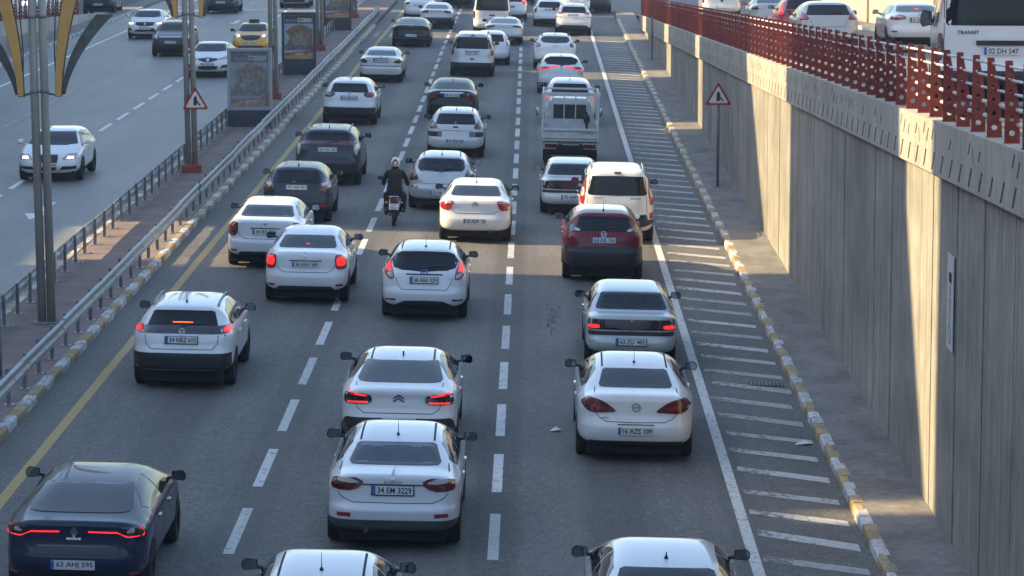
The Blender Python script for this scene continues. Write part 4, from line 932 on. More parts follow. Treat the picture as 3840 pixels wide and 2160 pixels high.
car('black compact sport utility car with raised roof rails and a wide red light bar', -5.79, 88.6, 'suv', (4.5, 1.84, 1.66), 'slate',
    [('f', [(0, 1.14), (.90, 1.16), (.97, 1.12), (.80, 1.06), (0, 1.07)], M_dred, .010), ('p', [(.80, 1.05), (.92, 1.06), (.90, .80), (.84, .80)], M_clear, .012), refl(.47, .55, .75, .04, M_red)], plate=('34 CID 401', .94), low=[(0, .58), (.97, .60), (.97, .34), (0, .33)], rails=M_galv, antenna='shark', group=G_main, words=[('SKODA', 0, 1.105, .62, .04, M_chrome)])
car('white crossover with slanted dark tail lights and black lower bumper', -6.31, 108.4, 'suv', (4.38, 1.84, 1.59), 'white2',
    [('p', [(.50, 1.02), (.90, 1.03), (.90, .88), (.62, .87)], M_smoke), ('p', [(.66, .97), (.86, .98), (.86, .92), (.68, .92)], M_red, .018)], plate=('63 AM 318', .86), low=[(0, .55), (.66, .55), (.86, .45), (.97, .62), (.97, .34), (0, .33)], antenna='shark', group=G_main, frame=True, emblem=('ring', 1.0, .9))
car('older silver saloon with dark triangular tail lights', -6.20, 128.6, 'sedan', (4.5, 1.73, 1.43), 'greywhite',
    [('p', [(.56, .78), (.78, .97), (.96, .99), (.97, .77)], M_smoke), ('t', [(-.97, .66), (.97, .66)], M_seam, .03, 'trim_strip'), ('t', [(-.36, .945), (.36, .945)], M_seam, .02, 'trim_strip')], plate=('63 KA 812', .86), antenna=None, group=G_main, glass_m=M_glass2, emblem=('ring', 1.0, .7), frame=True)
car('black saloon with a bright pale roof ahead of the older silver saloon', -5.89, 152.2, 'fast', (4.75, 1.82, 1.46), 'black',
    [('p', [(.52, .98), (.92, 1.0), (.94, .86), (.55, .86)], M_dred), ('t', [(-.85, .44), (.85, .44)], M_chrome, .025, 'trim_strip')], plate=('63 AK 409', .56), antenna='shark', group=G_main, emblem=('ring', .96, 1.1), detail=0)
car('white saloon with dark lower bumper and red-orange tail lights', -5.16, 168.0, 'sedan', (4.48, 1.75, 1.42), 'greywhite',
    [('p', [(.46, .96), (.60, 1.0), (.94, 1.0), (.96, .84), (.60, .82), (.48, .86)], M_dred)], plate=('47 AB 518', .90), antenna=None, group=G_main, glass_m=M_glass2, low=[(0, .62), (.97, .62), (.97, .3), (0, .29)], detail=0)
car('white saloon part hidden behind the white saloon with the dark bumper', -6.35, 176.5, 'sedan', (4.4, 1.75, 1.46), 'white', [('p', [(.60, .98), (.94, 1.0), (.96, .84), (.66, .84)], M_red)], plate=('', .8), antenna=None, group=G_main, detail=0)
# ---- middle lane
car('white saloon with ribbed pale roof sides, its boot hidden by the frame edge', -2.42, 33.7, 'sedan', (4.35, 1.70, 1.46), 'white', [('p', [(.70, .98), (.92, 1.0), (.94, .76), (.72, .76)], M_dred)], plate=('63 R 4410', .8), group=G_main, ditch=True)
car('white saloon with six-sided dark red tail lights and a framed plate', -1.91, 42.0, 'sedan', (4.62, 1.81, 1.48), 'white2',
    [('p', [(.43, .925), (.55, 1.015), (.62, 1.022), (.88, 1.025), (.90, .865), (.86, .825), (.58, .82)], M_dred), ('p', [(.50, .935), (.66, .995), (.80, .995), (.82, .925), (.56, .915)], M_clear, .018), ('t', [(-.50, .90), (.50, .90)], M_seam, .016, 'trim_strip'), refl(.50, .62, .82, .05, M_red)],
    plate=('34 EM 3229', .83), frame=True, emblem=('diamond', 1.0, 1.0), group=G_main, ditch=True, glass_m=M_glass2, words=[('FLUENCE', 0, .935, .32, .034, M_chrome)], low=[(0, .40), (.86, .42), (.97, .46), (.97, .34), (.8, .29), (0, .28)], low_m=mat('grey_bumper_plastic', (.06, .063, .066), .5), seam=[[(0, .665), (.60, .67), (.76, .73), (.82, .79)], [(.82, 1.0), (.80, 1.06)]], extra=exhaust(-.35, .32))
car('white high-tailed saloon with double red light bars and black lower bumper', -2.12, 48.75, 'fast', (4.58, 1.83, 1.53), 'white',
    [('p', [(.50, .965), (.88, 1.0), (.90, .92), (.90, .84), (.86, .815), (.50, .82), (.46, .88)], M_smoke), ('s', [(.86, .985), (.54, .945)], M_lit2, .026), ('s', [(.86, .835), (.52, .845)], M_lit2, .026), refl(.42, .82, .93, .10, M_red)],
    plate=('01  ANN 982', .58), low=[(0, .62), (.86, .64), (.92, .60), (.96, .46), (.96, .34), (0, .30)], emblem=('chevrons', .93, .95), emblem_m=M_dark, antenna='shark', group=G_main, ditch=True, words=[('CITROEN', 0, .81, .55, .020, M_chrome)], seam=[[(0, .685), (.58, .685), (.70, .76), (.72, .86)], [(.72, 1.0), (.74, 1.08)]])
car('white hatchback with tall lit red corner lights and arched dark lower bumper', -2.22, 63.3, 'hatch', (3.97, 1.72, 1.49), 'white',
    [('p', [(.86, 1.18), (.94, 1.04), (.97, .90), (.80, .77), (.70, .80), (.74, .95)], M_red), ('p', [(.83, 1.08), (.91, 1.0), (.91, .93), (.78, .90), (.79, 1.0)], M_lit, .018), ('p', [(.74, .86), (.88, .87), (.79, .79), (.72, .80)], M_clear, .018), ('t', [(-.42, .865), (.42, .865)], M_seam, .02, 'trim_strip'), refl(.42, .66, .90, .045, M_dred)],
    plate=('68 ABA 029', .76), frame=True, emblem=('oval', .91, .95), emblem_m=M_plate_blue, group=G_main, ditch=True, glass=[(0, 1.345), (.46, 1.335), (.58, 1.29), (.66, 1.16), (.62, 1.06), (.45, 1.015), (0, .99)], low=[(0, .43), (.45, .42), (.72, .27), (0, .27)], seam=[[(0, .61), (.52, .61), (.60, .68), (.66, .80)]], words=[('Trend', .52, .80, .14, .03, M_chrome)])
car('creamy white saloon standing half in the sun strip', -1.44, 76.3, 'sedan', (4.43, 1.75, 1.47), 'pearl',
    [('p', [(.60, .97), (.66, .99), (.93, 1.0), (.93, .78), (.68, .77)], M_red), ('p', [(.62, .97), (.90, .985), (.90, .94), (.66, .93)], M_clear, .018)],
    plate=('35 ADF  28', .54), emblem=('chevrons', .94, .9), group=G_main, extra=exhaust(.38, .30), seam=[[(0, .70), (.52, .70), (.62, .76)]])
car('pale silver hatchback with tall dark red corner lights', -2.46, 83.1, 'hatch', (3.95, 1.71, 1.49), 'silver',
    [('p', [(.86, 1.10), (.95, 1.02), (.96, .74), (.70, .74), (.72, .82)], M_dred), ('f', [(0, 1.395), (.20, 1.39), (.20, 1.365), (0, 1.365)], M_smoke, .012, 'brake_light'), refl(.58, .70, .92, .03, M_dred)],
    plate=('33 HL 615', .48), emblem=('oval', .87, 1.1), group=G_main, ditch=True, glass_m=M_glass2, glass=[(0, 1.335), (.46, 1.33), (.58, 1.27), (.62, 1.10), (.55, 1.03), (0, 1.01)], seam=[[(0, .66), (.55, .66), (.64, .72)]], words=[('i20', -.45, .98, .14, .03, M_chrome)])
car('silver hatchback with smoked tail lights above dark oblong bumper lamps', -2.43, 97.5, 'hatch', (4.2, 1.75, 1.51), 'greywhite',
    [('p', [(.60, .84), (.78, 1.05), (.95, 1.09), (.96, .84)], M_smoke), ('p', [(.48, .62), (.96, .63), (.97, .74), (.48, .75)], M_smoke, .010, 'bumper_lamp'), ('f', [(0, .90), (.09, .90), (.09, .86), (0, .86)], M_dark, .014, 'tailgate_handle')],
    plate=('63 ADE 503', .53), emblem=('star', 1.0, .9), group=G_main, ditch=True, seam=[[(0, .775), (.56, .775), (.60, .84)]])
car('black saloon with a chrome boot strip and dark red tail lights', -2.90, 111.2, 'sedan', (4.6, 1.77, 1.45), 'black',
    [('p', [(.58, .80), (.64, .99), (.94, 1.02), (.97, .80), (.90, .74), (.66, .74)], M_dred), ('t', [(-.46, .945), (.46, .945)], M_chrome, .035, 'trim_strip')], plate=('06 KA 7425', .86), antenna='shark', group=G_main, seam=None, words=[('C 180', -.55, 1.0, .16, .03, M_chrome)])
car('silver panel-sided family van with tall narrow tail lights and black bumper', -2.61, 133.1, 'mpv', (4.2, 1.83, 1.84), 'silver',
    [('p', [(.82, 1.45), (.95, 1.40), (.97, .92), (.84, .92)], M_dred), ('f', [(0, 1.74), (.08, 1.74), (.08, 1.69), (0, 1.69)], M_dred, .012, 'brake_light'), ('t', [(-.34, 1.06), (.34, 1.06)], M_seam, .03, 'trim_strip'), ('f', [(0, .78), (.09, .78), (.09, .71), (0, .71)], M_dark, .014, 'tailgate_handle')],
    plate=('63 R 0552', .98), low=[(0, .60), (.98, .60), (.98, .3), (0, .29)], group=G_main, glass=[(0, 1.66), (.68, 1.64), (.76, 1.20), (.72, 1.17), (0, 1.17)], rails=M_dark, antenna=None, detail=0, name='van', cat='van')
car('white hatchback squeezed beside the silver family van', -1.95, 140.5, 'hatch', (4.0, 1.70, 1.52), 'white', [('p', [(.80, 1.15), (.95, 1.10), (.96, .80), (.82, .80)], M_red)], plate=('', .8), antenna=None, group=G_main, detail=0)
car('silver four-door coupe with oval orange-red tail lights', -1.50, 155.3, 'fast', (4.8, 1.85, 1.42), 'silver',
    [('p', [(.46, .93), (.56, .99), (.86, 1.0), (.94, .92), (.86, .84), (.58, .84)], M_red), ('p', [(.60, .95), (.80, .95), (.78, .90), (.62, .90)], M_orange, .018)], plate=('33 AFZ 20', .56), antenna='shark', group=G_main, detail=0, low=[(0, .42), (.9, .42), (.9, .3), (0, .29)])
car('tall white minibus with a dark rear window and black handle', -2.20, 163.8, 'van', (5.2, 1.95, 2.15), 'pearl', [('p', [(.88, 1.20), (.97, 1.20), (.97, .85), (.88, .85)], M_dred), ('f', [(0, 1.05), (.14, 1.05), (.14, .98), (0, .98)], M_dark, .014, 'tailgate_handle')], plate=('', .8), antenna=None, group=G_main, detail=0, name='minibus', cat='minibus')
car('white car with glowing red tail lights ahead of the silver coupe', -1.30, 178.5, 'hatch', (4.1, 1.74, 1.5), 'white', [('p', [(.60, 1.0), (.95, 1.02), (.96, .84), (.70, .84)], M_lit)], plate=('', .6), antenna=None, group=G_main, detail=0)
# ---- right lane
car('white saloon with a short fin aerial, its boot hidden by the frame edge', 1.50, 34.6, 'sedan', (4.66, 1.80, 1.46), 'white', [('p', [(.60, .98), (.92, 1.0), (.94, .80), (.66, .80)], M_dred)], plate=('63 AB 930', .8), antenna='stub', group=G_main)
car('white saloon with leaf-shaped dark red tail lights and round boot badge', 1.56, 48.7, 'sedan', (4.66, 1.82, 1.50), 'white',
    [('p', [(.34, .795), (.44, .87), (.56, .945), (.74, 1.0), (.90, 1.03), (.93, .92), (.84, .82), (.74, .775), (.56, .785)], M_dred), ('p', [(.50, .83), (.62, .88), (.72, .90), (.74, .86), (.66, .82)], M_red, .017), ('t', [(-.31, .615), (.31, .615)], M_seam, .014, 'trim_strip')],
    plate=('16 AZS 109', .53), emblem=('ring', .86, 1.1), group=G_main, ditch=True, gw=(.56, .63), low=[(0, .37), (.78, .37), (.84, .29), (0, .28)], words=[('ASTRA', -.48, .70, .15, .025, M_dark)], seam=[[(0, .64), (.50, .65), (.62, .70), (.70, .78)], [(.72, 1.0), (.70, 1.07)]])
car('old boxy white saloon with a full-width dark light band, brake lights on', 1.77, 58.0, 'box', (4.25, 1.69, 1.41), 'mint',
    [('f', [(0, .815), (.62, .815), (.70, .90), (.93, .90), (.96, .71), (0, .70)], M_smoke, .010), ('p', [(.70, .80), (.92, .80), (.93, .735), (.70, .735)], M_lit, .016), ('t', [(-.98, .645), (.98, .645)], M_trim, .075, 'bumper_strip')],
    plate=('63 ZU  402', .50), frame=True, antenna=None, group=G_main, glass_m=M_glass2, emblem=('diamond', .885, .5), mirror_m=M_dark)
car('dark red crossover with a pale roof, stopped at the sun strip', 1.50, 69.7, 'suv', (4.21, 1.77, 1.61), 'maroon',
    [('p', [(.56, 1.055), (.68, 1.12), (.97, 1.17), (.97, 1.04), (.72, 1.02)], M_smoke), ('p', [(.56, 1.05), (.66, 1.09), (.74, 1.08), (.66, 1.03)], M_clear, .017), refl(.50, .72, .86, .04, M_red)],
    plate=('63 AIL 761', .86), emblem=('ring', .98, 1.0), group=G_main, low=[(0, .70), (.86, .72), (.985, .80), (.985, .34), (0, .33)], roof=('silver', 1.0, 2.55), seam=None)
car('cream white tall family van with red and clear lamp columns behind the red crossover', 1.98, 76.9, 'mpv', (4.25, 1.83, 1.82), 'pearl',
    [('p', [(.80, 1.66), (.86, 1.60), (.97, 1.16), (.96, .98), (.86, .96)], M_red), ('p', [(.845, 1.32), (.935, 1.31), (.955, 1.13), (.875, 1.13)], M_clear, .018), ('p', [(.86, .76), (.985, .76), (.985, .62), (.86, .62)], M_red, .012, 'bumper_lamp'), ('f', [(0, 1.72), (.09, 1.72), (.09, 1.685), (0, 1.685)], M_dred, .012, 'brake_light')],
    plate=('', .9), group=G_main, glass=[(0, 1.63), (.60, 1.62), (.67, 1.57), (.72, 1.22), (.68, 1.17), (0, 1.16)], rails=M_chrome, antenna=None, low=[(0, .60), (.97, .60), (.97, .5), (.7, .42), (0, .42)], words=[('RENAULT', .45, 1.10, .26, .04, M_dark), ('KANGOO', -.45, 1.10, .22, .035, M_dark)], name='van', cat='van', seam=[[(.78, 1.15), (.80, .70)]])
car('old boxy white saloon with unlit dark light band beside the cream van', .96, 82.6, 'box', (4.15, 1.63, 1.40), 'greywhite',
    [('f', [(0, .80), (.60, .80), (.68, .92), (.93, .92), (.96, .70), (0, .69)], M_smoke, .010), ('p', [(.66, .78), (.92, .78), (.93, .72), (.66, .72)], M_dred, .016), ('t', [(-.98, .635), (.98, .635)], M_trim, .07, 'bumper_strip')],
    plate=('70 AAP 31', .50), antenna=None, group=G_main, glass_m=M_glass2, words=[('BROADWAY', -.42, .90, .22, .03, M_dark)])
car('white sport utility car with lit tail lights showing above the flatbed truck', 1.20, 110.0, 'suv', (4.4, 1.84, 1.64), 'pearl',
    [('p', [(.70, 1.02), (.90, 1.06), (.92, .92), (.82, .90)], M_lit)], plate=('', .6), antenna='rod', group=G_main, mirror_m=M_chrome)
car('white coupe-roofed crossover with linked red light strips', 1.01, 124.2, 'suv', (4.57, 1.82, 1.57), 'white2',
    [('p', [(.40, .99), (.92, 1.0), (.96, .90), (.72, .86)], M_smoke), ('s', [(.15, 1.0), (.45, .99), (.66, .90), (.93, .885), (.94, .93)], M_lit2, .034)], plate=('63 ACC 71', .45), emblem=('diamond', .98, 1.1), group=G_main, glass=[(0, 1.455), (.42, 1.45), (.60, 1.38), (.66, 1.28), (.55, 1.18), (0, 1.15)], low=[(0, .48), (.97, .48), (.97, .34), (0, .33)])
car('white crossover with oval dark tail lights and roof rails', .87, 138.6, 'hatch', (4.1, 1.85, 1.58), 'white',
    [('p', [(.68, .99), (.74, 1.06), (.86, 1.08), (.95, 1.03), (.95, .93), (.82, .89), (.72, .92)], M_smoke)], plate=('', .42), group=G_main, rails=M_dark, glass_m=M_glass2, glass=[(0, 1.42), (.50, 1.41), (.60, 1.34), (.62, 1.24), (.50, 1.16), (0, 1.14)], low=[(0, .50), (.62, .48), (.86, .40), (.97, .46), (.97, .3), (0, .29)], words=[('DACIA', 0, .96, .5, .05, M_chrome)], detail=0, antenna='stub')
car('white sport utility car with a warm lit flank at the far sun strip', 2.00, 165.0, 'suv', (4.6, 1.86, 1.66), 'pearl',
    [('p', [(.52, 1.08), (.92, 1.12), (.97, 1.02), (.72, 1.0)], M_red), refl(.84, .72, .95, .04, M_red)], plate=('63 AJ 220', .97), group=G_main, low=[(0, .52), (.70, .54), (.76, .5), (.88, .40), (.88, .34), (0, .33)], rails=M_rail, detail=0, antenna='stub')
car('white hatchback saloon left of the white sport utility car at the far strip', .80, 172.6, 'hatch', (4.3, 1.76, 1.5), 'white', [('p', [(.74, 1.0), (.94, 1.02), (.92, .74), (.84, .70)], M_dred)], plate=('34 BK 90', .86), group=G_main, detail=0, antenna=None, low=[(0, .45), (.6, .45), (.72, .38), (.97, .42), (.97, .3), (0, .29)])
car('white car far ahead of the white hatchback saloon', 2.35, 185.5, 'hatch', (4.1, 1.74, 1.5), 'white', [('p', [(.70, 1.0), (.95, 1.02), (.96, .80), (.80, .80)], M_dred)], plate=('', .8), group=G_main, detail=0, antenna=None)
car('dark sport utility car crossing the far end of the right lane', 3.6, 188.5, 'suv', (4.4, 1.84, 1.65), 'dgrey', [('p', [(.60, 1.0), (.95, 1.02), (.96, .90), (.70, .90)], M_dred)], plate=('', .8), group=G_main, detail=0, antenna=None)
car('black sport utility car far down the left lane', -4.6, 190.5, 'suv', (4.5, 1.85, 1.7), 'black', [('p', [(.60, 1.0), (.95, 1.02), (.96, .90), (.70, .90)], M_dred)], plate=('', .8), group=G_main, detail=0, antenna=None)
car('grey saloon far down the middle lane', -.9, 199, 'sedan', (4.5, 1.8, 1.45), 'dgrey', [('p', [(.60, 1.0), (.95, 1.02), (.96, .84), (.70, .84)], M_dred)], plate=('', .6), group=G_main, detail=0, antenna=None)
# ---- oncoming
car('white hatchback with lit headlights and a tall dark grille behind the near lamp poles', -13.62, 89.0, 'hatch', (4.25, 1.77, 1.42), 'white', away=False, group=G_opp, antenna=None, mirror_m=PAINT['white'],
    front=dict(heads=[([(.46, .66), (.62, .79), (.86, .80), (.93, .70), (.88, .645), (.50, .635)], M_lens), ([(.60, .655), (.80, .66), (.80, .72), (.64, .73)], M_head, 'headlight_bulb'), ([(.38, .36), (.48, .46), (.88, .47), (.86, .38)], M_dark, 'air_intake')], grille=[([(0, .77), (.30, .765), (.33, .70), (.29, .40), (.22, .34), (0, .34)], M_dark)], plate=('63 AE 336', .50), emblem=('ring', .70, .8), lines=[([(-.31, .765), (.31, .765)], .018, M_chrome)]))
car('white saloon with a diamond badge on its black grille, oncoming between the lamp poles', -13.35, 130.6, 'sedan', (4.62, 1.81, 1.48), 'white', away=False, group=G_opp, antenna=None, mirror_m=PAINT['white'], detail=0,
    front=dict(heads=[([(.44, .76), (.84, .90), (.92, .84), (.84, .76), (.52, .73)], M_lens), ([(.56, .40), (.90, .44), (.88, .56), (.66, .54)], M_dark, 'air_intake')], grille=[([(0, .84), (.20, .79), (.44, .79), (.42, .72), (.16, .66), (0, .63)], M_dark), ([(0, .50), (.46, .49), (.40, .36), (0, .34)], M_dark, 'air_intake')], plate=('34 VR 150', .57), emblem=('diamond', .735, 2.0)))
car('dark grey pick-up style car with blackened windscreen, oncoming', -16.42, 144.2, 'suv', (4.4, 1.78, 1.58), 'dgrey', away=False, group=G_opp, antenna=None, detail=0,
    front=dict(heads=[([(.62, .82), (.72, .96), (.93, .96), (.94, .82)], M_lens)], grille=[([(0, .92), (.58, .92), (.56, .86), (0, .86)], M_chrome, 'trim_strip'), ([(0, .50), (.9, .50), (.8, .36), (0, .36)], M_dark)], plate=('01 TK 007', .66)))
car('white saloon with warm lit headlights beside the low left wall', -19.2, 157.7, 'sedan', (4.53, 1.79, 1.5), 'white', away=False, group=G_opp, antenna=None, mirror_m=PAINT['white'], detail=0,
    front=dict(heads=[([(.54, .76), (.90, .88), (.94, .78), (.60, .70)], M_lens), ([(.62, .735), (.88, .75), (.88, .82), (.66, .80)], M_head, 'headlight_bulb'), ([(.72, .44), (.92, .44), (.92, .56), (.74, .56)], M_dark, 'air_intake')], grille=[([(0, .84), (.52, .83), (.48, .70), (.30, .66), (0, .65)], M_dark), ([(0, .48), (.5, .48), (.56, .38), (0, .38)], M_dark, 'air_intake')], plate=('63 AFP 74', .57), emblem=('ring', .75, 1.0)))
def taxi_sign(B, root, h2):
    loc, _ = B.hit('top', 0, B.L-2.15); MB().box((loc.x, loc.y, loc.z+.07), (.44, .16, .14)).build('roof_sign', M_dark, root); MB().box((loc.x, loc.y, loc.z+.005), (.6, .1, .02)).build('sign_base', M_dark, root)
car('yellow taxi saloon with a dark roof sign, oncoming', -12.85, 144.8, 'sedan', (4.35, 1.73, 1.53), 'taxi', away=False, group=G_opp, antenna=None, name='taxi', cat='taxi', detail=0, extra=taxi_sign,
    front=dict(heads=[([(.56, .84), (.62, .98), (.94, 1.0), (.92, .84), (.70, .80)], M_lens), ([(.60, .85), (.72, .85), (.72, .93), (.62, .93)], M_head, 'headlight_bulb')], grille=[([(0, .92), (.50, .90), (.50, .80), (.30, .72), (0, .70)], M_dark), ([(0, .46), (.95, .46), (.9, .30), (0, .29)], M_trim, 'bumper')], plate=('63 T 0812', .60)))
car('dark sport utility car with bright headlights at the far junction', -17.9, 182.6, 'suv', (4.5, 1.86, 1.68), 'slate', away=False, group=G_opp, antenna=None, detail=0,
    front=dict(heads=[([(.60, .88), (.66, 1.0), (.94, 1.02), (.94, .88)], M_head)], grille=[([(0, .95), (.55, .95), (.5, .72), (0, .70)], M_dark)], plate=('63 AN 11', .66)))
car('silver saloon at the far junction left of the advertising panels', -14.2, 189.3, 'sedan', (4.4, 1.78, 1.46), 'silver', away=False, group=G_opp, antenna=None, detail=0,
    front=dict(heads=[([(.60, .75), (.66, .88), (.94, .9), (.94, .75)], M_lens)], grille=[([(0, .82), (.5, .82), (.5, .70), (0, .70)], M_dark), ([(0, .50), (.8, .50), (.7, .36), (0, .36)], M_dark, 'air_intake')]))
car('dark saloon turning at the far end of the opposite carriageway', -11.9, 195.5, 'sedan', (4.5, 1.8, 1.46), 'dgrey', away=False, group=G_opp, antenna=None, detail=0, front=dict(heads=[([(.60, .75), (.66, .88), (.94, .9), (.94, .75)], M_lens)]))
# ---- left service road (behind the red fence)
G_ls = 'cars on the left service road'
car('white car with a glaring headlight behind the left red fence', -25.9, 158, 'hatch', (4.1, 1.75, 1.5), 'white', away=False, level='deckl', group=G_ls, antenna=None, detail=0, front=dict(heads=[([(.60, .72), (.66, .88), (.94, .9), (.94, .72)], M_head)]))
car('pale blue-white car nosing along behind the left red fence', -25.8, 166, 'sedan', (4.4, 1.75, 1.48), 'white', away=False, level='deckl', group=G_ls, antenna=None, detail=0, front=dict(heads=[([(.60, .75), (.66, .88), (.94, .9), (.94, .75)], M_lens)]))
car('silver car past the end of the left red fence', -26.9, 178.5, 'sedan', (4.4, 1.75, 1.46), 'silver', away=False, level='deckl', group=G_ls, antenna=None, detail=0, front=dict(heads=[([(.60, .75), (.66, .88), (.94, .9), (.94, .75)], M_lens)], grille=[([(0, .8), (.5, .8), (.5, .66), (0, .66)], M_dark)]))
car('black car past the end of the left red fence with a white plate', -24.6, 180.5, 'suv', (4.4, 1.82, 1.6), 'black', away=False, level='deckl', group=G_ls, antenna=None, detail=0, front=dict(heads=[([(.60, .85), (.66, .98), (.94, 1.0), (.94, .85)], M_lens)], plate=('63 BD 44', .55)))
# ---- right service road
car('white delivery van with a dark rear window, beside the fence on the upper road', 7.45, 49.3, 'van', (5.3, 1.98, 2.30), 'white',
    [('p', [(.91, 1.18), (.98, 1.18), (.98, .80), (.91, .80)], M_dred), ('p', [(.92, .96), (.975, .96), (.975, .90), (.92, .90)], M_orange, .018), ('f', [(0, 1.09), (.40, 1.09), (.40, 1.015), (0, 1.015)], M_dark, .03, 'handle_strip'), ('p', [(.86, .60), (.99, .60), (.99, .36), (.86, .36)], M_trim, .02, 'bumper')],
    plate=('02 DH 547', .93), level='deck', group=G_deck, name='van', cat='van', glass=[(0, 2.02), (.80, 2.02), (.84, 1.98), (.86, 1.36), (.82, 1.32), (0, 1.32)], antenna=None, low=[(0, .62), (.96, .62), (.96, .36), (0, .35)], words=[('TRANSIT', -.52, 1.215, .34, .055, M_dark)], seam=[[(.885, 2.1), (.90, .66)]], mirror_k=1.0, mirror_z=1.38, wheel_r=.35, yawd=-5.5, tall_mirror=1.9)
car('white saloon with red and clear tail lights on the upper road beside the delivery van', 11.1, 92.3, 'sedan', (4.64, 1.78, 1.46), 'white',
    [('p', [(.42, .86), (.56, .99), (.94, 1.02), (.95, .84), (.66, .82)], M_red), ('p', [(.50, .90), (.66, .95), (.84, .95), (.84, .90)], M_clear, .018), ('f', [(0, 1.14), (.08, 1.14), (.08, 1.12), (0, 1.12)], M_lit, .012, 'brake_light'), refl(.50, .74, .9, .035, M_dark)], plate=('01 BNT 42', .83), frame=True, level='deck', group=G_deck, antenna=None, emblem=('oval', .97, .9), low=[(0, .36), (.8, .36), (.8, .29), (0, .28)])
car('pale gold hatchback with red corner lights next to the fence on the upper road', 8.45, 92.0, 'hatch', (4.3, 1.80, 1.46), 'beige', [('p', [(.60, .78), (.74, 1.0), (.95, 1.02), (.96, .80)], M_red)], plate=('63 CA 08', .55), level='deck', group=G_deck, antenna=None, seam=[[(0, .62), (.5, .63), (.58, .78)]])
car('red car part hidden by the pale gold hatchback', 8.97, 106.5, 'hatch', (4.0, 1.72, 1.52), 'red', [('p', [(.80, 1.1), (.95, 1.06), (.96, .80), (.84, .80)], M_lit)], plate=('', .6), level='deck', group=G_deck, antenna=None, detail=0)
car('off-white saloon beyond the red car on the upper road', 9.2, 123.5, 'sedan', (4.4, 1.76, 1.46), 'beige', [('p', [(.60, .82), (.74, 1.0), (.95, 1.02), (.96, .82)], M_dred)], plate=('', .55), level='deck', group=G_deck, antenna=None, detail=0)
car('white minibus with a dark door handle far along the upper road', 9.4, 161.0, 'van', (5.0, 1.95, 2.1), 'white', [('p', [(.9, 1.1), (.98, 1.1), (.98, .8), (.9, .8)], M_dred), ('f', [(0, 1.0), (.06, 1.0), (.06, .84), (0, .84)], M_dark, .014, 'tailgate_handle')], plate=('', .6), level='deck', group=G_deck, antenna=None, detail=0, name='minibus', cat='minibus')

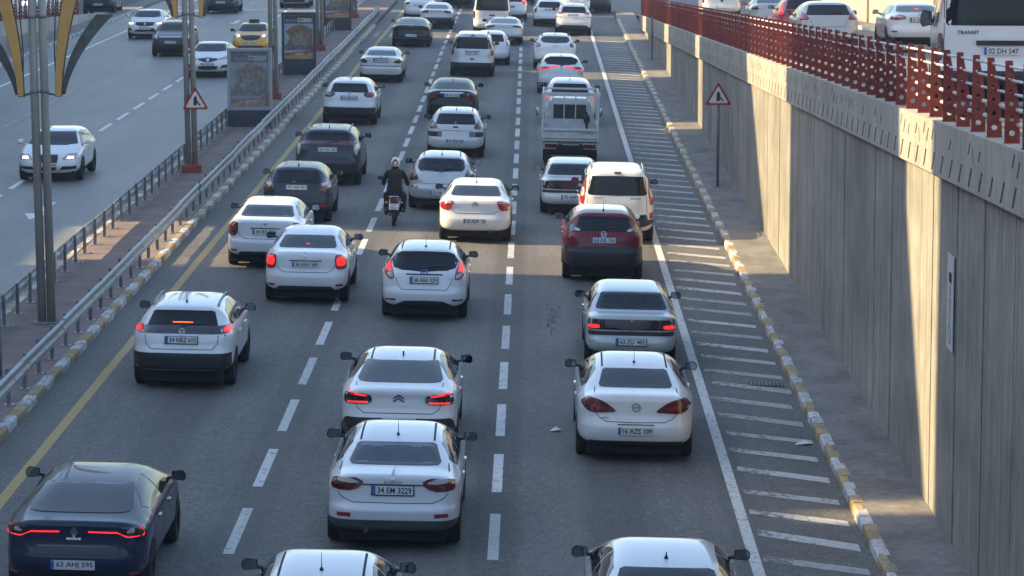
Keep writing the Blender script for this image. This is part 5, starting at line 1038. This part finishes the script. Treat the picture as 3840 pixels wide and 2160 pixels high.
# ---- small flatbed truck
def truck(X, Y):
    t = thing('flatbed_truck', 'small white flatbed truck with goalpost frame and three-pane cab window', 'truck', (X, Y+2.4, gz(X)), (0, ROLL, 0))
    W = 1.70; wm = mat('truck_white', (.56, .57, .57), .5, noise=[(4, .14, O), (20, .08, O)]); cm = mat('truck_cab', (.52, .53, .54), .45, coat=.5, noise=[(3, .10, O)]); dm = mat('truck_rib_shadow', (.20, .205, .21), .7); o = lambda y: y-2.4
    # cab
    b = Body('mpv', 1.95, 1.62, 1.80, 70, 12); b.v[:, 2] += .05
    cab = [(-.76, 0, .62), (.76, 0, .62), (.75, 0, 1.2), (.60, .03, 1.62), (.52, .08, 1.72), (-.52, .08, 1.72), (-.60, .03, 1.62), (-.75, 0, 1.2)]
    v = []; f = []; n = len(cab)
    for yy, s, dz_ in ((2.95, 1, 0), (3.0, 1.02, 0), (3.9, 1.02, .03), (4.25, 1.0, -.10), (4.75, .97, -.75)):
        for x, y0, z in cab: v.append((x*s, o(yy+y0), z if z < .7 else max(.7, z+dz_*(z-.62)/1.18)))
    for j in range(4):
        for i in range(n): f.append((j*n+i, j*n+(i+1) % n, (j+1)*n+(i+1) % n, (j+1)*n+i))
    f += [tuple(range(n)), tuple(range(4*n, 5*n))]
    MB().add(v, f).build('cab', cm, t)
    MB().box((0, o(3.9), .55), (1.5, 1.75, .35)).build('cab_floor', M_under, t)
    for i, x in enumerate((-.36, 0, .36)):
        wdw = MB().box((x, o(2.945), 1.36), (.325, .02, .36)).build('rear_window', M_glass2, t)
        MB().box((x, o(2.94), 1.36), (.35, .012, .385)).build('window_frame', M_dark, wdw)
        wdw.location.y -= .006
    for i, x in enumerate((-.52, -.175, .175, .52)): MB().box((x, o(2.86), 1.28), (.035, .035, 1.1)).build('headboard_bar', wm, t)
    MB().box((0, o(2.86), .98), (1.60, .03, .34)).build('headboard', wm, t)
    # bed
    MB().box((0, o(1.42), .72), (W-.08, 2.82, .08)).build('bed_floor', M_side, t)
    MB().box((0, o(1.42), .56), (.8, 2.9, .2)).build('chassis', M_under, t)
    for s in (-1, 1):
        p = MB().box((s*(W/2-.02), o(1.43), .92), (.04, 2.8, .38)).build('side_panel', wm, t)
        MB().box((s*(W/2+.004), o(1.43), .92), (.012, 2.7, .05)).build('rib', wm, p)
        MB().box((s*(W/2-.03), o(.05), 1.42), (.05, .05, 1.24)).build('frame_post', wm, t)
        MB().box((s*(W/2-.03), o(2.84), 1.36), (.05, .05, 1.25)).build('frame_post', wm, t)
        MB().box((s*(W/2-.03), o(1.45), 2.02), (.04, 2.74, .04)).build('frame_rail', wm, t)
    MB().box((0, o(.05), 2.03), (W+.06, .06, .10)).build('frame_bar', wm, t); MB().box((0, o(2.84), 2.00), (W-.12, .05, .05)).build('frame_bar', wm, t)
    g = MB().box((0, o(.0), .93), (W-.02, .04, .36)).build('tailgate', wm, t)
    for z in (.79, .86, 1.06): MB().box((0, o(-.030), z), (W-.1, .02, .035)).build('rib', wm, g); MB().box((0, o(-.0215), z-.03), (W-.1, .003, .02)).build('rib_shadow', dm, g)  # dark strip below each rib stands in for its shade
    ob('lettering', text_mesh('HYUNDAI', .40, .06, mat('faded_letter', (.22, .22, .22), .6)), g, (.5, o(-.036), .995))
    # lights, bumper bar
    MB().box((0, o(.06), .60), (W-.1, .06, .26)).build('rear_panel', M_under, t)
    for s in (-1, 1):
        h = MB().box((s*.58, o(.01), .63), (.42, .04, .16)).build('lamp_surround', wm, t); MB().box((s*.58, o(-.02), .63), (.36, .03, .11)).build('tail_light', M_dred, h)
        w, r_ = wheel_meshes(.31, .19); q = ob('wheel', w, t, (s*.68, o(.95), .31)); ob('rim', r_, q); q = ob('wheel', w, t, (s*.68, o(3.75), .31)); ob('rim', r_, q)
        MB().box((s*.68, o(.45), .33), (.26, .02, .28)).build('mud_flap', M_tyre, t)
        MB().ell((s*.98, o(4.15), 1.25), (.07, .06, .13)).tube((s*.80, o(4.2), 1.2), (s*.95, o(4.16), 1.22), .015, n=6).build('mirror', M_chrome, t, True)
    p = ob('license_plate', PLATE_ME, t, (0, o(.0), .62)); ob('blue_band', BAND_ME, p); ob('lettering', text_mesh('06 E 7187', .425, .074, M_letter), p, (.022, -.0066, 0))
    MB().box((0, o(.45), .40), (1.5, .08, .10)).build('axle', M_under, t)
    # dark jug hung on the headboard
    return t
truck(1.05, 95.0).scale = (1, 1, 1.1)
jug = MB().ell((0, 0, 0), (.10, .05, .16)).tube((0, 0, .14), (0, 0, .24), .03, .025, 8).tube((0, 0, -.14), (0, 0, -.36), .045, .03, 8).build('water_jug', M_dark, None, True, (1.60, 97.72, 1.28+gz(1.6)))
jug['label'] = 'dark jug hanging on the headboard of the flatbed truck'; jug['category'] = 'jug'
# ================================================================== MOTORCYCLE AND RIDER
MX, MY = -3.52, 79.3
mo = thing('motorcycle', 'small dark motorcycle with a chrome rack and white square plate', 'motorcycle', (MX, MY, gz(MX)), (0, ROLL, 0))
def ring_wheel(y, r, w):
    n = 24; v = []; f = []; k = 8
    for i in range(n):
        t = 2*math.pi*i/n
        for j in range(k):
            a = 2*math.pi*j/k; rr = r-w*.5+w*.5*math.cos(a); v.append((w*.5*math.sin(a), y+rr*math.cos(t), r+rr*math.sin(t)))
    for i in range(n):
        for j in range(k): f.append((i*k+j, i*k+(j+1) % k, ((i+1) % n)*k+(j+1) % k, ((i+1) % n)*k+j))
    o = mk('wheel', v, f, M_tyre, mo, True); b = MB().tube((-.05, y, r), (.05, y, r), .035, n=8)
    for q in range(6):
        a = math.pi*q/3; b.tube((0, y, r), (0, y+(r-.05)*math.cos(a), r+(r-.05)*math.sin(a)), .006, n=5)
    b.build('spokes', M_galv, o)
ring_wheel(.30, .30, .095); ring_wheel(1.55, .30, .085)
MB().path([(0, .02, .66), (0, .10, .70), (0, .35, .66), (0, .55, .60)], [.05, .075, .08, .05], 8).build('rear_fender', M_dark, mo, True)
MB().ell((0, .55, .80), (.13, .42, .06)).build('seat', M_tyre, mo, True)
MB().ell((0, 1.08, .88), (.14, .26, .13)).build('fuel_tank', M_dark, mo, True)
MB().box((0, .95, .45), (.22, .40, .30)).tube((-.16, .95, .42), (.16, .95, .42), .11, n=10).build('engine', mat('engine_grey', (.08, .08, .08), .5, metal=.5), mo)
MB().path([(.14, 1.1, .32), (.19, .6, .30), (.21, .05, .36)], [.03, .045, .055], 10).build('exhaust_pipe', M_galv, mo, True)
MB().tube((-.13, .3, .30), (.13, .3, .30), .02, n=6).path([(-.11, .3, .3), (-.10, .85, .42)], [.022, .022], 6).path([(.11, .3, .3), (.10, .85, .42)], [.022, .022], 6).build('swing_arm', M_dark, mo)
for s in (-1, 1):
    MB().tube((s*.12, .32, .34), (s*.12, .45, .72), .03, .026, 8).build('shock_absorber', M_chrome, mo, True)
    MB().tube((s*.09, 1.55, .30), (s*.09, 1.32, 1.0), .022, n=8).build('fork_leg', M_chrome, mo, True)
    MB().ell((s*.20, .08, .66), (.05, .05, .035)).build('turn_signal', M_orange, mo, True)
    MB().path([(s*.05, 1.30, 1.04), (s*.25, 1.26, 1.10), (s*.37, 1.18, 1.07)], [.012]*3, 6).build('handlebar', M_dark, mo)
    MB().ell((s*.44, 1.22, 1.22), (.07, .02, .05)).tube((s*.33, 1.2, 1.08), (s*.43, 1.22, 1.2), .007, n=5).build('mirror', M_dark, mo, True)
    MB().tube((s*.10, .90, .32), (s*.26, .90, .32), .016, n=6).build('footrest', M_dark, mo)
    MB().ell((s*.21, .30, .40), (.06, .14, .11)).build('side_cover', M_dark, mo, True)
MB().path([(-.13, .25, .80), (-.14, -.05, .84), (.14, -.05, .84), (.13, .25, .80)], [.013]*4, 6).path([(-.13, .1, .83), (.13, .1, .83)], [.010]*2, 6).build('rack', M_chrome, mo, True)
tl = MB().box((0, -.02, .74), (.17, .08, .11)).build('tail_light', M_red, mo); MB().box((0, -.063, .74), (.12, .006, .06)).build('lens', M_dred, tl)
pl = ob('license_plate', SQPLATE_ME, mo, (0, -.05, .57), (R(-8), 0, 0)); pl.scale = (.85, 1, .8)
ob('lettering', text_mesh('63 K', .14, .065, M_letter), pl, (0, -.0066, .048)); ob('lettering', text_mesh('0564', .22, .065, M_letter), pl, (0, -.0066, -.045))
# rider: one continuous skinned figure, seated, arms forward to the grips
def skin_body(name, J, E_, rad, m, parent, sub=2, root_i=0):
    me = bpy.data.meshes.new(name); me.from_pydata(J, E_, []); o = ob(name, me, parent)
    sk = o.modifiers.new('skin', 'SKIN'); sk.use_smooth_shade = True
    for i, r in enumerate(rad):
        d = me.skin_vertices[0].data[i]; d.radius = (r, r) if not isinstance(r, tuple) else r; d.use_root = i == root_i
    sb = o.modifiers.new('sub', 'SUBSURF'); sb.levels = sub; sb.render_levels = sub
    me.materials.append(m); return o
rider = thing('person', 'motorcycle rider in black jacket and trousers wearing a white helmet', 'person', (MX, MY, gz(MX)), (0, ROLL, 0))
M_cloth = mat('black_cloth', (.012, .012, .013), .85, noise=[(9, .3, O)], bump=(14, .5, O))
J = [(0, .50, .92), (0, .55, 1.10), (0, .62, 1.30), (0, .66, 1.42), (0, .69, 1.52), (0, .72, 1.60)]
E_ = [(0, 1), (1, 2), (2, 3), (3, 4), (4, 5)]; rad = [(.19, .15), (.20, .14), (.22, .14), (.17, .11), .065, .07]
for s in (-1, 1):
    n = len(J); J += [(s*.20, .66, 1.42), (s*.31, .74, 1.22), (s*.33, .98, 1.08), (s*.33, 1.14, 1.07)]; E_ += [(3, n), (n, n+1), (n+1, n+2), (n+2, n+3)]; rad += [.085, .07, .055, .042]
    n = len(J); J += [(s*.13, .55, .86), (s*.24, .93, .80), (s*.23, .84, .46), (s*.23, .82, .36), (s*.23, .96, .345)]; E_ += [(0, n), (n, n+1), (n+1, n+2), (n+2, n+3), (n+3, n+4)]; rad += [.12, .095, .075, .055, .045]
skin_body('body', J, E_, rad, M_cloth, rider)
for s in (-1, 1):
    hb = MB().ell((s*.345, 1.17, 1.09), (.045, .045, .025), 10, 6)
    for k, (dx, ln) in enumerate(((-.028, .05), (-.010, .058), (.010, .056), (.028, .045))):
        x = s*.345+dx; hb.path([(x, 1.20, 1.095), (x, 1.20+ln*.7, 1.10), (x, 1.20+ln, 1.075), (x, 1.19+ln*.8, 1.05)], [.010, .010, .009, .008], 6)
    hb.path([(s*(.345-.04), 1.165, 1.08), (s*(.345-.058), 1.19, 1.06), (s*(.345-.05), 1.215, 1.045)], [.011, .010, .008], 6)
    hb.build('glove', M_dark, rider, True)
hm = mat('helmet_white', (.66, .66, .64), .3, coat=1, noise=[(6, .04, O)])
he = MB().ell((0, .74, 1.70), (.128, .150, .140), 20, 14).build('helmet', hm, rider, True)
MB().ell((0, .85, 1.69), (.108, .06, .055), 14, 8).build('visor', M_glass, he, True)
MB().ell((0, .615, 1.765), (.055, .05, .028), 10, 6).build('vent', M_dark, he, True)
for s in (-1, 1): MB().prism([(-.012, -.05), (.012, -.05), (.012, .05), (-.012, .05)], 'y', -.006, .006).build('stripe', M_dark, he, loc=(s*.06, .602, 1.70), rot=(R(-8), 0, s*.45))
MB().path([(-.09, .70, 1.56), (0, .63, 1.55), (.09, .70, 1.56)], [.03, .035, .03], 8).build('collar', M_cloth, rider, True)

for o in (mo, rider): o.scale = (.92, .92, .92)
# ================================================================== HAZE
hv = [(x, y, z) for x in (-80, 60) for y in (-45, 430) for z in (-1.6, 48)]
hz = mk('haze', hv, [(0,1,3,2),(4,6,7,5),(0,4,5,1),(2,3,7,6),(0,2,6,4),(1,5,7,3)], [])
hm_ = bpy.data.materials.new('haze'); hm_.use_nodes = True; nt = hm_.node_tree; nt.nodes.remove(nt.nodes['Principled BSDF'])
pv = nt.nodes.new('ShaderNodeVolumePrincipled'); pv.inputs['Color'].default_value = (.80, .88, 1, 1); pv.inputs['Density'].default_value = .00045; pv.inputs['Anisotropy'].default_value = .2
nt.links.new(pv.outputs[0], nt.nodes['Material Output'].inputs['Volume']); hz.data.materials.append(hm_); hz['kind'] = 'stuff'
